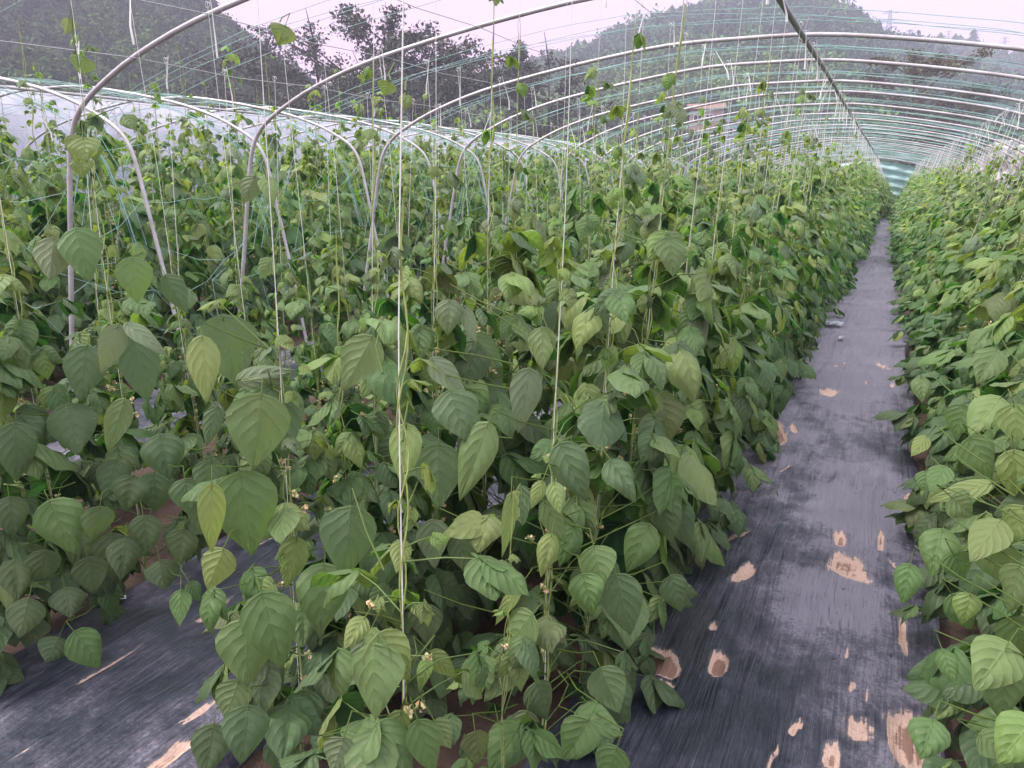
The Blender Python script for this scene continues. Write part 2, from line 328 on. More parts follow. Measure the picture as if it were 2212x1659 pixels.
# hills: silhouettes given as azimuth / elevation, each at its own distance
def azel(px, py): v = ray(px, py); return math.atan2(v[0], v[1]), math.atan2(v[2], math.hypot(v[0], v[1]))
def forest_material(name, tint):
    m, nt, b, NN, LL = mat(name)
    f = noise(nt, .05, 6, .65); g = noise(nt, .6, 6, .75)
    c = ramp(nt, f, (.35, tuple(x*.55 for x in tint)), (.52, tint), (.68, (tint[0]*1.9, tint[1]*1.5, tint[2]*1.1)))
    c = mixc(nt, 1.0, c, ramp(nt, g, (.3, (.45,)*3), (.7, (1.35,)*3)), 'MULTIPLY')
    LL(c, b.inputs['Base Color']); b.inputs['Roughness'].default_value = .95; b.inputs['Specular IOR Level'].default_value = .1; return m
M_HILL = forest_material('forest_floor', (.04, .08, .035)); 
M_FOREST = attr_material('tree_foliage', .8, .45, 1.2, .15)
def hill(name, prof, r0, rt, r1, seed, drop=0.):
    """prof: [(px,py)] skyline; rises from r0 to its crest at rt and stays level to r1"""
    A = np.array([azel(*p) for p in prof]); az = np.linspace(A[0, 0], A[-1, 0], 150)
    el = np.interp(az, A[:, 0], A[:, 1]); H = (rt*np.tan(el)+CAMH-drop)
    H = H*(1+.012*fbm(az*40, az*0, seed, 3, 1.))
    rr = np.concatenate([np.linspace(r0, rt, 46), np.linspace(rt*1.05, r1, 5)])
    mb = MB(); AZ, RR = np.meshgrid(az, rr); t = np.clip((RR-r0)/(rt-r0), 0, 1)
    X, Y = RR*np.sin(AZ), RR*np.cos(AZ)
    prof_ = t**1.15*(.9+.1*t)
    Z = H[None]*prof_*(1+.09*fbm(X*.02, Y*.02, seed+3, 3, 1.)*(1-t)*2)-.3*(t <= 0)-1.*(1-np.clip(t*20, 0, 1))
    nx, ny = len(az), len(rr); i = np.arange(ny-1)[:, None]*nx+np.arange(nx-1)[None]
    mb.add(np.stack([X, Y, Z], -1).reshape(-1, 3), np.stack([i, i+1, i+nx+1, i+nx], -1).reshape(-1, 4))
    tag(mb.build(name, M_HILL), kind='structure')
    return lambda a, r: float(_bil(az, rr, Z, a, r))
def _bil(az, rr, Z, a, r):
    i = np.clip(np.searchsorted(az, a)-1, 0, len(az)-2); j = np.clip(np.searchsorted(rr, r)-1, 0, len(rr)-2)
    u = (a-az[i])/(az[i+1]-az[i]); v = (r-rr[j])/(rr[j+1]-rr[j])
    return (Z[j, i]*(1-u)+Z[j, i+1]*u)*(1-v)+(Z[j+1, i]*(1-u)+Z[j+1, i+1]*u)*v
def conifer_mb(r, h, detail=7):
    mb = MB(); c = np.array([.034, .072, .034])*r.uniform(.7, 1.35)
    for k in range(detail):
        z = h*(.12+.85*k/detail); rad = h*.20*(1-k/detail)**.8+.12
        n = 5; a0 = r.uniform(0, 6)
        for q in range(n):
            a = a0+q*2*math.pi/n+r.uniform(-.3, .3); rr_ = rad*r.uniform(.75, 1.3); wd = rad*.75
            d = np.array([math.cos(a), math.sin(a)]); p = np.array([-d[1], d[0]])
            tipz = z-rr_*.35; top = z+h/detail*r.uniform(.9, 1.5)
            mb.add([(0, 0, top), (d[0]*rr_*.5+p[0]*wd*.5, d[1]*rr_*.5+p[1]*wd*.5, z), (d[0]*rr_, d[1]*rr_, tipz), (d[0]*rr_*.5-p[0]*wd*.5, d[1]*rr_*.5-p[1]*wd*.5, z)], [(0,1,2,3)], c*r.uniform(.75, 1.3))
    mb.add([(-.12, 0, 0), (.12, 0, 0), (0, 0, h)], [(0,1,2)], (.03,.03,.02)); return mb
def broad_mb(r, h, nq=46, spread=.42, tint=(.06, .105, .04)):
    mb = MB(); c0 = np.array(tint)*r.uniform(.7, 1.35)
    P = r.normal(size=(nq, 3)); P /= np.linalg.norm(P, axis=1)[:, None]; P *= r.uniform(.45, 1.0, (nq, 1))*(1+.22*np.sin(P[:, :1]*5+P[:, 1:2]*4))
    ctr = P*[h*spread, h*spread, h*.40]+[0, 0, h*.60]; s = h*.95/math.sqrt(nq)*.72
    for q in range(nq):
        a = r.normal(size=3); a /= np.linalg.norm(a); b_ = np.cross(a, r.normal(size=3)); b_ /= np.linalg.norm(b_)
        ss = s*r.uniform(.6, 1.4); c = ctr[q]
        mb.add([c-a*ss, c-b_*ss*.8, c+a*ss*1.1, c+b_*ss*.7], [(0,1,2,3)], c0*r.uniform(.65, 1.4))
    return mb
def forest(name, hf, a0, a1, r0, r1, n, hts, conif, seed, label, tint=(.065, .135, .045), crest=None, tintfn=None):
    r = np.random.default_rng(seed); protos = []
    for k in range(14):
        protos.append((conifer_mb(r, 1.0, 9) if r.random() < conif else broad_mb(r, 1.0, 150, .4, tint)))
    mb = MB()
    for k in range(n):
        a = r.uniform(a0, a1); rr = r0+(r1-r0)*math.sqrt(r.random()) if crest is None else r.normal(crest, crest*.012)
        h = r.uniform(*hts)*(1.25 if r.random() < .08 else 1); x, y = rr*math.sin(a), rr*math.cos(a)
        M = Matrix.Translation((x, y, hf(a, rr)-.08*h)) @ Matrix.Rotation(r.uniform(0, 6.28), 4, 'Z') @ Matrix.Diagonal((h*r.uniform(.9, 1.25), h*r.uniform(.9, 1.25), h, 1))
        p_ = protos[r.integers(len(protos))]; n0 = len(mb.c); mb.merge(p_, M)
        mb.c[-1] = mb.c[-1].copy(); mb.c[-1][:, :3] *= (.45 if hf is h1 else 1)*r.uniform(.7, 1.35)*(1 if tintfn is None else np.array(tintfn(x, y)))
    return mb
def patch_tint(x, y):
    v = fbm(np.array([x*.02]), np.array([y*.02]), 77, 3, 1.)[0]
    return (1.0+1.3*max(0, v), 1+.8*max(0, v), 1.0) if v > 0 else (.8, .85, 1.0)
h1 = hill('hill', [(-520, 60), (-300, -30), (0, -60), (250, -45), (380, -20), (440, -2), (480, 35), (530, 75), (570, 105), (640, 160), (740, 235), (820, 290)], 95, 210, 300, 51, 4)
h2 = hill('hill', [(900, 300), (1000, 215), (1090, 150), (1200, 122), (1300, 90), (1360, 62), (1450, 35), (1510, 12), (1600, -12), (1700, -15), (1790, 8), (1840, 22), (1890, 62), (1960, 92), (2080, 150), (2300, 215), (2500, 260)], 120, 340, 460, 61, 5)
h3 = hill('hill', [(1500, 200), (1750, 110), (1880, 95), (1960, 95), (2010, 88), (2110, 88), (2150, 110), (2180, 116), (2212, 108), (2300, 90), (2500, 80), (2800, 120)], 330, 500, 590, 71, 6)
hm = hill('hill', [(560, 260), (640, 200), (760, 185), (900, 170), (1060, 160), (1180, 190), (1300, 260)], 150, 250, 330, 81, 5)
A_ = lambda px: azel(px, 100)[0]
fm = MB()
for args in ((h1, A_(-300), A_(780), 100, 222, 2300, (3.2, 6), .45, 1), (h2, A_(940), A_(2260), 130, 345, 2600, (5, 10), .45, 2), (hm, A_(560), A_(1290), 155, 255, 500, (5, 9), .3, 4), (h3, A_(1700), A_(2500), 350, 510, 700, (6, 11), .6, 3)):
    fm.merge(forest('f', *args[:8], args[8], '', tintfn=patch_tint))
for args in ((h1, A_(-200), A_(700), 205, 260, 140, (4, 6.5), .6, 11), (h2, A_(1060), A_(2100), 335, 420, 330, (4.5, 8), .85, 12), (h3, A_(1850), A_(2400), 490, 540, 160, (6, 10), .85, 13)):
    fm.merge(forest('f', *args[:8], args[8], '', crest=args[3]+(args[4]-args[3])*.1))
tag(fm.build('forest', M_FOREST, smooth=False), 'dense mixed forest covering the hills behind the tunnels', 'forest', kind='stuff')

# ------------------------------------------------------------------ trees one can tell apart
def tree(name, px, dist, top_py, spread, seed, label, tint, gaps=.5, lean=0, nq=520, kind='round'):
    r = np.random.default_rng(seed); a, _ = azel(px, 300); x, y = dist*math.sin(a), dist*math.cos(a)
    _, el = azel(px, top_py); H = dist*math.tan(el)+CAMH
    root = empty(name, (x, y, -.1)); tag(root, label, 'tree', 'trees beyond the tunnels'); nq = int(nq*3.2)
    tr = MB(); bo = H*.32
    tr.tube([(0, 0, 0), (lean*.2, 0, bo*.5), (lean*.4, .05, bo), (lean*.8, .0, H*.62), (lean, 0, H*.93)], [H*.022, H*.018, H*.015, H*.008, H*.002], 6)
    cr_ = MB(); tips = []
    for k in range(18):
        z = H*r.uniform(.28, .9); an = r.uniform(0, 6.28); t = (z/H-.28)/.62
        L = H*spread*(.45+.75*math.sin(math.pi*(.15+.7*t)))*r.uniform(.7, 1.15) if kind == 'round' else H*spread*(1.1-t)*r.uniform(.8, 1.1)
        p0 = np.array([lean*z/H, 0, z]); d = np.array([math.cos(an), math.sin(an), r.uniform(.25, .8)])
        p1 = p0+d*L*.55; p2 = p0+d*L+[0, 0, -L*.1]
        tr.tube([p0, p1, p2], [H*.007, H*.004, H*.0015], 4, cap=False); tips += [p1*.5+p2*.5, p2, p1]
    tips.append(np.array([lean, 0, H*.95])); tips = np.array(tips)
    cl = tips[r.integers(len(tips), size=nq)]; rad = H*spread*.20*r.uniform(.2, 1.0, (nq, 1))
    dv = r.normal(size=(nq, 3)); dv /= np.linalg.norm(dv, axis=1)[:, None]; C_ = cl+dv*rad*[1, 1, .8]
    C_ = C_[C_[:, 2] < H]
    for c in C_:
        aa = r.normal(size=3); aa /= np.linalg.norm(aa); b_ = np.cross(aa, r.normal(size=3)); b_ /= np.linalg.norm(b_)+1e-9
        s = H*.0095*r.uniform(.5, 1.5); cr_.add([c-aa*s, c-b_*s*.7, c+aa*s*1.2, c+b_*s*.7], [(0,1,2,3)], np.array(tint)*r.uniform(.6, 1.5))
    tr.build('trunk', M_WOOD, root); cr_.build('crown', M_FOREST, root, smooth=False)
DK = (.085, .092, .075); OL = (.115, .095, .045)
TREES = [('pine_tree', 845, 78, 45, .42, 1, 'tallest open-crowned tree standing against the pink sky behind the left hoops', DK, 2200),
 ('broadleaf_tree', 695, 82, 62, .40, 2, 'thin airy tree just left of the tallest tree on the skyline', DK, 1300),
 ('broadleaf_tree', 745, 74, 110, .45, 3, 'lower bushy tree tucked between the thin airy tree and the tallest tree', DK, 1300),
 ('broadleaf_tree', 925, 80, 95, .42, 4, 'rounded tree immediately right of the tallest tree', DK, 1500),
 ('broadleaf_tree', 985, 84, 92, .36, 5, 'rightmost of the dark trees grouped before the gap of pink sky', DK, 1500),
 ('conifer_tree', 1122, 88, 80, .26, 6, 'pointed tree right of the gap of pink sky', DK, 1500),
 ('broadleaf_tree', 1185, 92, 115, .38, 7, 'dark bushy tree at the foot of the right hill beside the pointed tree', DK, 1600),
 ('broadleaf_tree', 640, 88, 120, .42, 8, 'dark tree at the foot of the left wooded hill', DK, 1500),
 ('broadleaf_tree', 560, 90, 105, .42, 9, 'dark tree merging with the right end of the left hill', DK, 1400),
 ('broadleaf_tree', 800, 70, 165, .5, 10, 'low spreading tree in front of the tallest tree', DK, 1800),
 ('broadleaf_tree', 1050, 84, 150, .5, 11, 'low bush-like tree under the gap of pink sky', DK, 1700),
 ('broadleaf_tree', 890, 72, 150, .5, 14, 'low leafy tree below the rounded tree', DK, 1700),
 ('broadleaf_tree', 1960, 105, 118, .34, 12, 'tall olive brown tree below the ridge at the right', OL, 2600),
 ('broadleaf_tree', 2040, 110, 185, .36, 13, 'shorter green tree to the right of the olive brown tree', (.05, .075, .04), 1800)]
for (nm, px, dist, py, spr, sd, lb, tint, nq) in TREES:
    tree(nm, px, dist, py, spr, sd, lb, tint, nq=nq, kind='cone' if nm == 'conifer_tree' else 'round')
# scrub band along the foot of the hills
def scrub():
    r = np.random.default_rng(5); mb = MB(); protos = [broad_mb(r, 1, 110, .5, (.05, .065, .03)) for _ in range(8)]
    for k in range(620):
        a = r.uniform(A_(-250), A_(2500)); d = r.uniform(52, 118); h = r.uniform(1.6, 4.0)*(d/75)
        if a > A_(1250): h *= .75
        M = Matrix.Translation((d*math.sin(a), d*math.cos(a), -.25)) @ Matrix.Rotation(r.uniform(0, 6), 4, 'Z') @ Matrix.Diagonal((h*1.3, h*1.3, h, 1))
        mb.merge(protos[r.integers(8)], M); mb.c[-1] = mb.c[-1].copy(); mb.c[-1][:, :3] *= r.uniform(.6, 1.5)*np.array([1.5, 1.05, .9] if r.random() < .25 else [1, 1, 1])
    tag(mb.build('scrub', M_FOREST, smooth=False), 'low scrub and bushes along the foot of the hills', 'scrub', kind='stuff')
scrub()
# ------------------------------------------------------------------ pylons, houses, rubble
M_PYLON = simple('pylon_steel', (.25, .25, .30), .6, .3)
def pylon(px, base_py, top_py, dist, label):
    a, e0 = azel(px, base_py); _, e1 = azel(px, top_py); z0 = dist*math.tan(e0)+CAMH; H = dist*(math.tan(e1)-math.tan(e0))
    root = empty('transmission_tower', (dist*math.sin(a), dist*math.cos(a), z0), (0, 0, -a)); tag(root, label, 'pylon', 'power line pylons on the ridge')
    mb = MB(); rr = H*.009
    wd = lambda t: H*(.11*(1-t)**1.3+.025)
    for sx in (-1, 1):
        for sy in (-1, 1): mb.tube([(sx*wd(t), sy*wd(t), H*t) for t in (0, .3, .6, 1)], rr, 4)
    for k in range(9):
        t0, t1 = k/9, (k+1)/9
        for s in (-1, 1):
            mb.tube([(s*wd(t0), -wd(t0), H*t0), (-s*wd(t1), -wd(t1), H*t1)], rr*.6, 4); mb.tube([(s*wd(t0), wd(t0), H*t0), (-s*wd(t1), wd(t1), H*t1)], rr*.6, 4)
    mb.build('lattice_mast', M_PYLON, root)
    for t, l in ((.92, .20), (.72, .26), (.52, .22)):
        ar = MB(); z = H*t
        for s in (-1, 1):
            ar.tube([(0, 0, z+H*.04), (s*H*l, 0, z)], rr*.8, 4); ar.tube([(0, 0, z-H*.01), (s*H*l, 0, z)], rr*.8, 4); ar.tube([(s*H*l, 0, z), (s*H*l, 0, z-H*.045)], rr*.8, 4)
        ar.build('cross_arm', M_PYLON, root)
pylon(1915, 100, 22, 520, 'tallest lattice pylon on the ridge right of the wooded peak')
pylon(1962, 100, 64, 530, 'small faint pylon next to the tallest pylon')
pylon(2046, 95, 66, 540, 'small faint pylon above the middle of the far ridge')
pylon(2166, 120, 80, 525, 'small faint pylon at the right end of the far ridge')
M_WALLP = simple('pink_render', (.42, .31, .30), .9, 0, .12, 1.5); M_ROOF = simple('tiled_roof', (.26, .17, .15), .9, 0, .2, 3)
M_GREYW = simple('pale_grey_render', (.30, .32, .38), .9, 0, .15, 1); M_PANE = simple('dark_window_glass', (.04, .05, .07), .2, 0, .2, 2); M_WHITEF = simple('white_window_frame', (.7, .68, .68), .6, 0, .1, 3)
def house(px, dist, wpx, z0, hgt, wm, rm, label, wins, rot=0., flat=False):
    a, _ = azel(px, 300); W = wpx/1661*dist; D = W*.6
    root = empty('house', (dist*math.sin(a), dist*math.cos(a), z0), (0, 0, -a+rot)); tag(root, label, 'house')
    wl = MB(); wl.box((-W/2, 0, -.8), (W/2, D, hgt)); wl.build('wall', wm, root, False)
    rf = MB(); o = .35
    if flat: rf.box((-W/2-o, -o, hgt+.003), (W/2+o, D+o, hgt+.3))
    else:
        rf.add([(-W/2-o, -o, hgt), (W/2+o, -o, hgt), (W/2+o, D+o, hgt), (-W/2-o, D+o, hgt), (-W/2-o, D/2, hgt+W*.18), (W/2+o, D/2, hgt+W*.18)], [(0,1,5,4),(2,3,4,5),(3,2,1,0)])
        rf.add([(-W/2-o, -o, hgt), (-W/2-o, D/2, hgt+W*.18), (-W/2-o, D+o, hgt), (W/2+o, -o, hgt), (W/2+o, D+o, hgt), (W/2+o, D/2, hgt+W*.18)], [(0,1,2),(3,4,5)])
    rf.build('roof', rm, root, smooth=False)
    for (u, v, ww, hh) in wins:
        f = MB(); x = (u-.5)*W; f.box((x-ww/2, -.08, v), (x+ww/2, -.003, v+hh)); fo = f.build('window', M_WHITEF, root, False)
        p = MB(); p.box((x-ww/2+.1, -.1, v+.1), (x-.04, -.083, v+hh-.1)); p.box((x+.04, -.1, v+.1), (x+ww/2-.1, -.083, v+hh-.1)); p.build('pane', M_PANE, fo, False)
house(1522, 98, 64, 7.7, 1.9, M_WALLP, M_ROOF, 'pink rendered house with a red roof at the foot of the right hill', [(.25, .5, 1.0, .8), (.6, .5, .9, .8)], flat=False)
house(1574, 94, 30, 5.4, 2.4, M_GREYW, M_GREYW, 'blue grey shed beside the pink house', [(.5, .9, .9, .9)], flat=True)
house(368, 62, 66, .4, 3.3, M_GREYW, M_GREYW, 'pale blue grey flat-roofed house behind the tunnels at the left', [(.3, 1.4, .8, .9), (.7, 1.4, .8, .9)], flat=True)
M_ROCK = simple('pale_rubble', (.50, .46, .46), .95, 0, .3, 1.2)
def rubble():
    r = np.random.default_rng(3); mb = MB()
    for k in range(120):
        px = r.uniform(2080, 2330); d = r.uniform(56, 66); a, _ = azel(px, 300); s = r.uniform(.25, .7)
        P = np.array([(-1,-1,-1),(1,-1,-1),(1,1,-1),(-1,1,-1),(-1,-1,1),(1,-1,1),(1,1,1),(-1,1,1)], float)*r.uniform(.5, 1.1, (8, 3))*s
        an = r.uniform(0, 3); Rm = np.array(Matrix.Rotation(an, 3, 'Z') @ Matrix.Rotation(r.uniform(0, 1), 3, 'X'))
        mb.add(P@Rm.T+[d*math.sin(a), d*math.cos(a), r.uniform(.3, 4.2)*max(0, 1-abs(px-2190)/150)+.2], [(0,3,2,1),(4,5,6,7),(0,1,5,4),(1,2,6,5),(2,3,7,6),(3,0,4,7)])
    tag(mb.build('rubble', M_ROCK, smooth=False), 'heap of pale rubble beyond the tunnel at the right', 'rubble', kind='stuff')
rubble()

# ------------------------------------------------------------------ tunnels
HT = np.array([(0, 2.56), (.5, 2.55), (1.0, 2.49), (1.5, 2.41), (2.0, 2.31), (2.4, 2.19), (2.66, 2.08), (2.84, 1.98), (2.955, 1.86), (3.02, 1.68), (3.10, 1.3), (3.24, .6), (3.36, -.1)])
def catmull(P, n=5):
    P = np.asarray(P, float); Q = np.vstack([2*P[0]-P[1], P, 2*P[-1]-P[-2]]); o = []
    for i in range(1, len(Q)-2):
        for t in np.arange(n)/n:
            a, b, c, d = Q[i-1:i+3]; o.append(.5*(2*b+(c-a)*t+(2*a-5*b+4*c-d)*t*t+(3*b-a-3*c+d)*t**3))
    o.append(P[-1]); return np.array(o)
SEC = catmull(np.vstack([HT[::-1]*[-1, 1], HT[1:]]), 3)          # (x', z)
def hoop_z(xp): return np.interp(abs(xp), HT[:, 0], HT[:, 1])
CX0, CX1 = -1.05, -8.25
def make_hoop(y, cx, s, r=.0155, k=8, seed=0):
    rr = np.random.default_rng(seed); mb = MB(); j = rr.normal(0, .012, 3)
    P = np.stack([SEC[:, 0]*s+cx+j[0], y+j[1]+.03*SEC[:, 0]*j[2], SEC[:, 1]*(1+j[1]*.4)], 1)
    mb.tube(P-[cx, y, 0], r, k, cap=False); return mb
HY = [1.5, 2.90, 4.27, 5.82]+[5.82+1.42*k for k in range(1, 26)]
for i, y in enumerate(HY):
    o = make_hoop(y, CX0, 1.0, seed=i, r=.0138).build('tunnel_hoop', M_PIPE, loc=(CX0, y, 0))
    lab = {1: 'nearest grey arched pipe, its leg standing at the left edge above the big leaves', 2: 'second nearest arched pipe, crossing the pink sky and leaving the top of the picture',
           3: 'third arched pipe, crossing the ridge pipe nearest the top of the picture'}.get(i, 'galvanised arched pipe in the line of hoops running down the near tunnel')
    tag(o, lab, 'tunnel hoop', 'hoops of the near tunnel')
for i in range(16):
    y = 2.9+1.44*i
    o = make_hoop(y, CX1, .985, seed=40+i, r=.0155).build('tunnel_hoop', M_PIPE, loc=(CX1, y, 0))
    lab = {1: 'arched pipe of the left tunnel whose leg stands beside the nearest hoop leg'}.get(i, 'arched pipe of the neighbouring tunnel at the left')
    tag(o, lab, 'tunnel hoop', 'hoops of the left tunnel')
LASTY = HY[-1]
p = MB(); p.tube([(-.62, yy, 2.505+.008*math.sin(yy)) for yy in np.linspace(.5, LASTY, 40)], .018, 8)
tag(p.build('ridge_purlin', M_PURLIN), 'dark ridge pipe wrapped in white twine running lengthwise under the hoops', 'ridge pipe')
p = MB(); p.tube([(CX1, yy, 2.51) for yy in np.linspace(.5, 24, 30)], .018, 6)
tag(p.build('ridge_purlin', M_PIPE), 'ridge pipe under the hoops of the left tunnel', 'ridge pipe')
# hoop clips on the ridge pipe
for i, y in enumerate(HY[2:9]):
    c = MB(); c.tube([(-.62+.036*math.cos(a), y+.01*math.sin(3*a), 2.515+.036*math.sin(a)) for a in np.linspace(0, 6.0, 12)], .004, 4); c.tube([(-.62, y-.02, 2.56), (-.60, y-.03, 2.63)], .004, 4)
    tag(c.build('wire_clip', M_WIRE), 'twisted wire clip tying an arched pipe to the ridge pipe', 'wire clip', 'clips along the ridge pipe')
WIRES = [(-3.40, 'outermost support wire above the left bed'), (-2.85, 'support wire above the far left row of vines'), (-2.2, 'bare support wire above the left film path'), (-1.33, 'support wire above the left row of the middle bed'), (.98, 'support wire above the right row, hung with twine'), (1.45, 'outer support wire above the right bed')]
def wire_z(X, dz=0): return hoop_z(X-CX0)-.03+dz
for X, lb in WIRES:
    m = MB(); ys_ = np.linspace(1.5, LASTY, 60); m.tube([(X, yy, wire_z(X)-.02*abs(math.sin(yy*math.pi/1.42))) for yy in ys_], .0022, 4)
    tag(m.build('support_wire', M_WIRE), 'thin steel '+lb, 'wire', 'lengthwise support wires')
for X in (-10.4, -9.8, -7.6, -7.0, -6.2, -5.8):
    m = MB(); m.tube([(X, yy, hoop_z((X-CX1)/.985)-.03) for yy in np.linspace(1.5, 24, 40)], .002, 4)
    tag(m.build('support_wire', M_WIRE), 'thin wire running lengthwise through the left tunnel', 'wire', 'wires of the left tunnel')
# teal press cords zig-zagging over each bay
def cord(y0, y1, cx, s, seed, n=4, r=.0021):
    rr = np.random.default_rng(seed); mb = MB(); P = []
    for k in range(n):
        a, b = (y0, y1) if k % 2 == 0 else (y1, y0); a += rr.normal(0, .12); b += rr.normal(0, .12)
        u = SEC[5:-5, 0] if k % 2 == 0 else SEC[5:-5, 0][::-1]; z = hoop_z(u)
        sag = rr.uniform(.0, .06)
        for i, (uu, zz) in enumerate(zip(u, z)):
            t = i/(len(u)-1); P.append((cx+uu*s, a+(b-a)*t, zz+.022-sag*(1-(uu/3)**2)*abs(math.sin(t*9+k))))
    mb.tube(P, r, 4, cap=False); return mb
for i in range(len(HY)-1):
    n = 4 if i < 8 else 5
    o = cord(HY[i]+.1, HY[i+1]-.1, CX0, 1.0, 100+i, n, .0013+.00018*i).build('press_cord', M_CORD)
    tag(o, 'thin teal cord zigzagging across the top of the near tunnel', 'cord', 'teal cords over the near tunnel')
for i in range(15):
    y = 2.9+1.44*i
    o = cord(y+.1, y+1.3, CX1, .985, 200+i, 5, .0022).build('press_cord', M_CORD)
    tag(o, 'thin teal cord zigzagging across the top of the left tunnel', 'cord', 'teal cords over the left tunnel')
# loose wide-mesh net hanging between the two tunnels
def net():
    r = np.random.default_rng(9); mb = MB(); ys_ = np.arange(1.0, 9, .42); zs = np.arange(.55, 2.0, .30)
    J = {}
    for i, y in enumerate(ys_):
        for k, z in enumerate(zs): J[i, k] = np.array([-4.3+r.normal(0, .06)-.25*math.sin(z*2), y+r.normal(0, .07)+.12*k, z+r.normal(0, .05)-.07*math.sin(i)])
    for (i, k), p_ in J.items():
        for q in ((i+1, k), (i, k+1), (i+1, k-1)):
            if q in J and r.random() < .62:
                m_ = (p_+J[q])/2-[0, 0, .05*r.random()]; mb.tube([p_, m_, J[q]], .0014, 4, cap=False)
    tag(mb.build('climbing_net', M_CORD), 'slack teal wide-mesh net hanging by the hoop legs at the left', 'net')
net()
# far tunnel under white film and the teal netting heaped at the far end
M_WFILM, nt_, b_, NN_, LL_ = mat('white_tunnel_film')
f_ = noise(nt_, 2.2, 5, .6); LL_(ramp(nt_, f_, (.3, (.22, .22, .29)), (.7, (.33, .33, .42))), b_.inputs['Base Color']); b_.inputs['Roughness'].default_value = .35
bp_ = NN_('ShaderNodeBump'); bp_.inputs['Distance'].default_value = .1; bp_.inputs['Strength'].default_value = .6; LL_(noise(nt_, 1, 4, .6, None, (1.2, 5, 1.2)), bp_.inputs['Height']); LL_(bp_.outputs[0], b_.inputs['Normal'])
t_ = empty('film_tunnel', (-14.6, 0, 0)); tag(t_, 'long low tunnel covered in white film behind the left tunnel', 'film tunnel')
fl = MB(); ysf = np.linspace(2, 46, 130); arc = [(math.cos(a)*2.9, 0, math.sin(a)**.7*3.2 if math.sin(a) > 0 else 0) for a in np.linspace(math.pi, 0, 17)]
V = np.array([[(x*(1+.012*math.sin(y*4.4)), y, z*(1+.03*abs(math.sin(y*2.2))-.02)) for x, _, z in arc] for y in ysf]).reshape(-1, 3)
i_ = np.arange(len(ysf)-1)[:, None]*17+np.arange(16)[None]; fl.add(V, np.stack([i_, i_+1, i_+18, i_+17], -1).reshape(-1, 4)); fl.add(V[:17], [tuple(range(17))]); fl.build('film_cover', M_WFILM, t_)
rp = MB(); rp.tube([(2.86, y, .5) for y in (2, 24, 46)], .03, 6); rp.build('film_roll_bar', M_PIPE, t_)
M_NET, nt_, b_, NN_, LL_ = mat('teal_shade_net')
f_ = noise(nt_, 1, 5, .7, None, (3, 3, 60)); LL_(ramp(nt_, f_, (.35, (.27, .42, .41)), (.5, (.37, .57, .55)), (.7, (.50, .66, .65))), b_.inputs['Base Color']); b_.inputs['Roughness'].default_value = .6
en = MB(); ye = LASTY+.3; prof = SEC[SEC[:, 1] > .0]
for k, dz in enumerate(np.linspace(0, 1, 13)):
    pass
V = []; ux = np.linspace(-2.95, 2.95, 40); vz = np.linspace(0, 1, 24)
for v in vz:
    for u in ux: V.append((CX0+u, ye+.10*math.sin(v*40+u*1.3)+.05*math.sin(u*9), max(.02, v*(hoop_z(u)-.12))))
i_ = np.arange(23)[:, None]*40+np.arange(39)[None]; en.add(V, np.stack([i_, i_+1, i_+41, i_+40], -1).reshape(-1, 4))
tag(en.build('shade_net', M_NET), 'teal netting closing the far end of the tunnel', 'shade net')

# ------------------------------------------------------------------ bean plants
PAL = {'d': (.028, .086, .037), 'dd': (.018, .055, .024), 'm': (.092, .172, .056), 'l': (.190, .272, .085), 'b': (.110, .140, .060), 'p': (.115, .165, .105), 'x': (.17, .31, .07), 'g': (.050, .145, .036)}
def wprof(t):
    u = np.clip((t-.30)/.70, 0, 1); a = np.clip(1-np.abs(1-t/.30)**2.4, 0, 1)**.5
    return np.where(t < .30, a, (1-u**1.6)*(1-.16*u))
TS = {3: np.array([0, .03, .11, .22, .36, .5, .64, .77, .88, .95, 1.]), 2: np.array([0, .08, .28, .55, .8, 1.]), 1: np.array([0, .25, .65, 1.])}
SS = {3: np.array([-1, -.72, -.42, -.14, 0, .14, .42, .72, 1.]), 2: np.array([-1, -.5, 0, .5, 1.]), 1: np.array([-1, 0, 1.])}
def leaflet(mb, base, d, n, L, W, col, r, lod=3, fold=.25, droop=.5, asym=0.):
    """one leaflet: blade grows from base along d, face normal n"""
    d = np.asarray(d, float); d /= np.linalg.norm(d); n = np.asarray(n, float); n = n-d*(n@d); n /= np.linalg.norm(n)+1e-9; b = np.cross(d, n)
    t, s = TS[lod], SS[lod]; T, S = np.meshgrid(t, s, indexing='ij'); w_ = wprof(T)*W/2
    w_ = w_*(1+asym*np.sign(S)*.5)
    c = max(.05, droop); along = L*np.sin(c*T)/c; down = L*(1-np.cos(c*T))/c
    a0 = -.10*L*np.abs(S)**1.2*np.exp(-T*7)                                  # heart-shaped base
    lat = S*w_; h = -np.abs(lat)*math.tan(fold)+r.uniform(-.05, .16)*W*np.sin(np.abs(S)*math.pi)*np.sin(T*math.pi)
    if lod >= 3:
        ph = r.uniform(0, 6.28); h = h+W*.030*np.abs(S)*np.sin(T*13+ph+S*2)+.018*W*np.cos(2*math.pi*5.5*(T-.3*np.abs(S)))*np.minimum(1, np.abs(S)*3)*(1-np.abs(S)**3)
    tw = r.uniform(-.7, .7)*T; h = h+r.uniform(-.10, .08)*W*np.abs(S)**3*np.sin(T*math.pi); lat2 = lat*np.cos(tw); h = h+lat*np.sin(tw)
    P = np.asarray(base)+(along+a0)[..., None]*d+lat2[..., None]*b+(h-down)[..., None]*n
    m, k = T.shape; i = np.arange(m-1)[:, None]*k+np.arange(k-1)[None]
    F = np.stack([i, i+k, i+k+1, i+1], -1).reshape(-1, 4)
    mb.add(P.reshape(-1, 3), F, col, np.stack([S*.5+.5, T], -1).reshape(-1, 2))
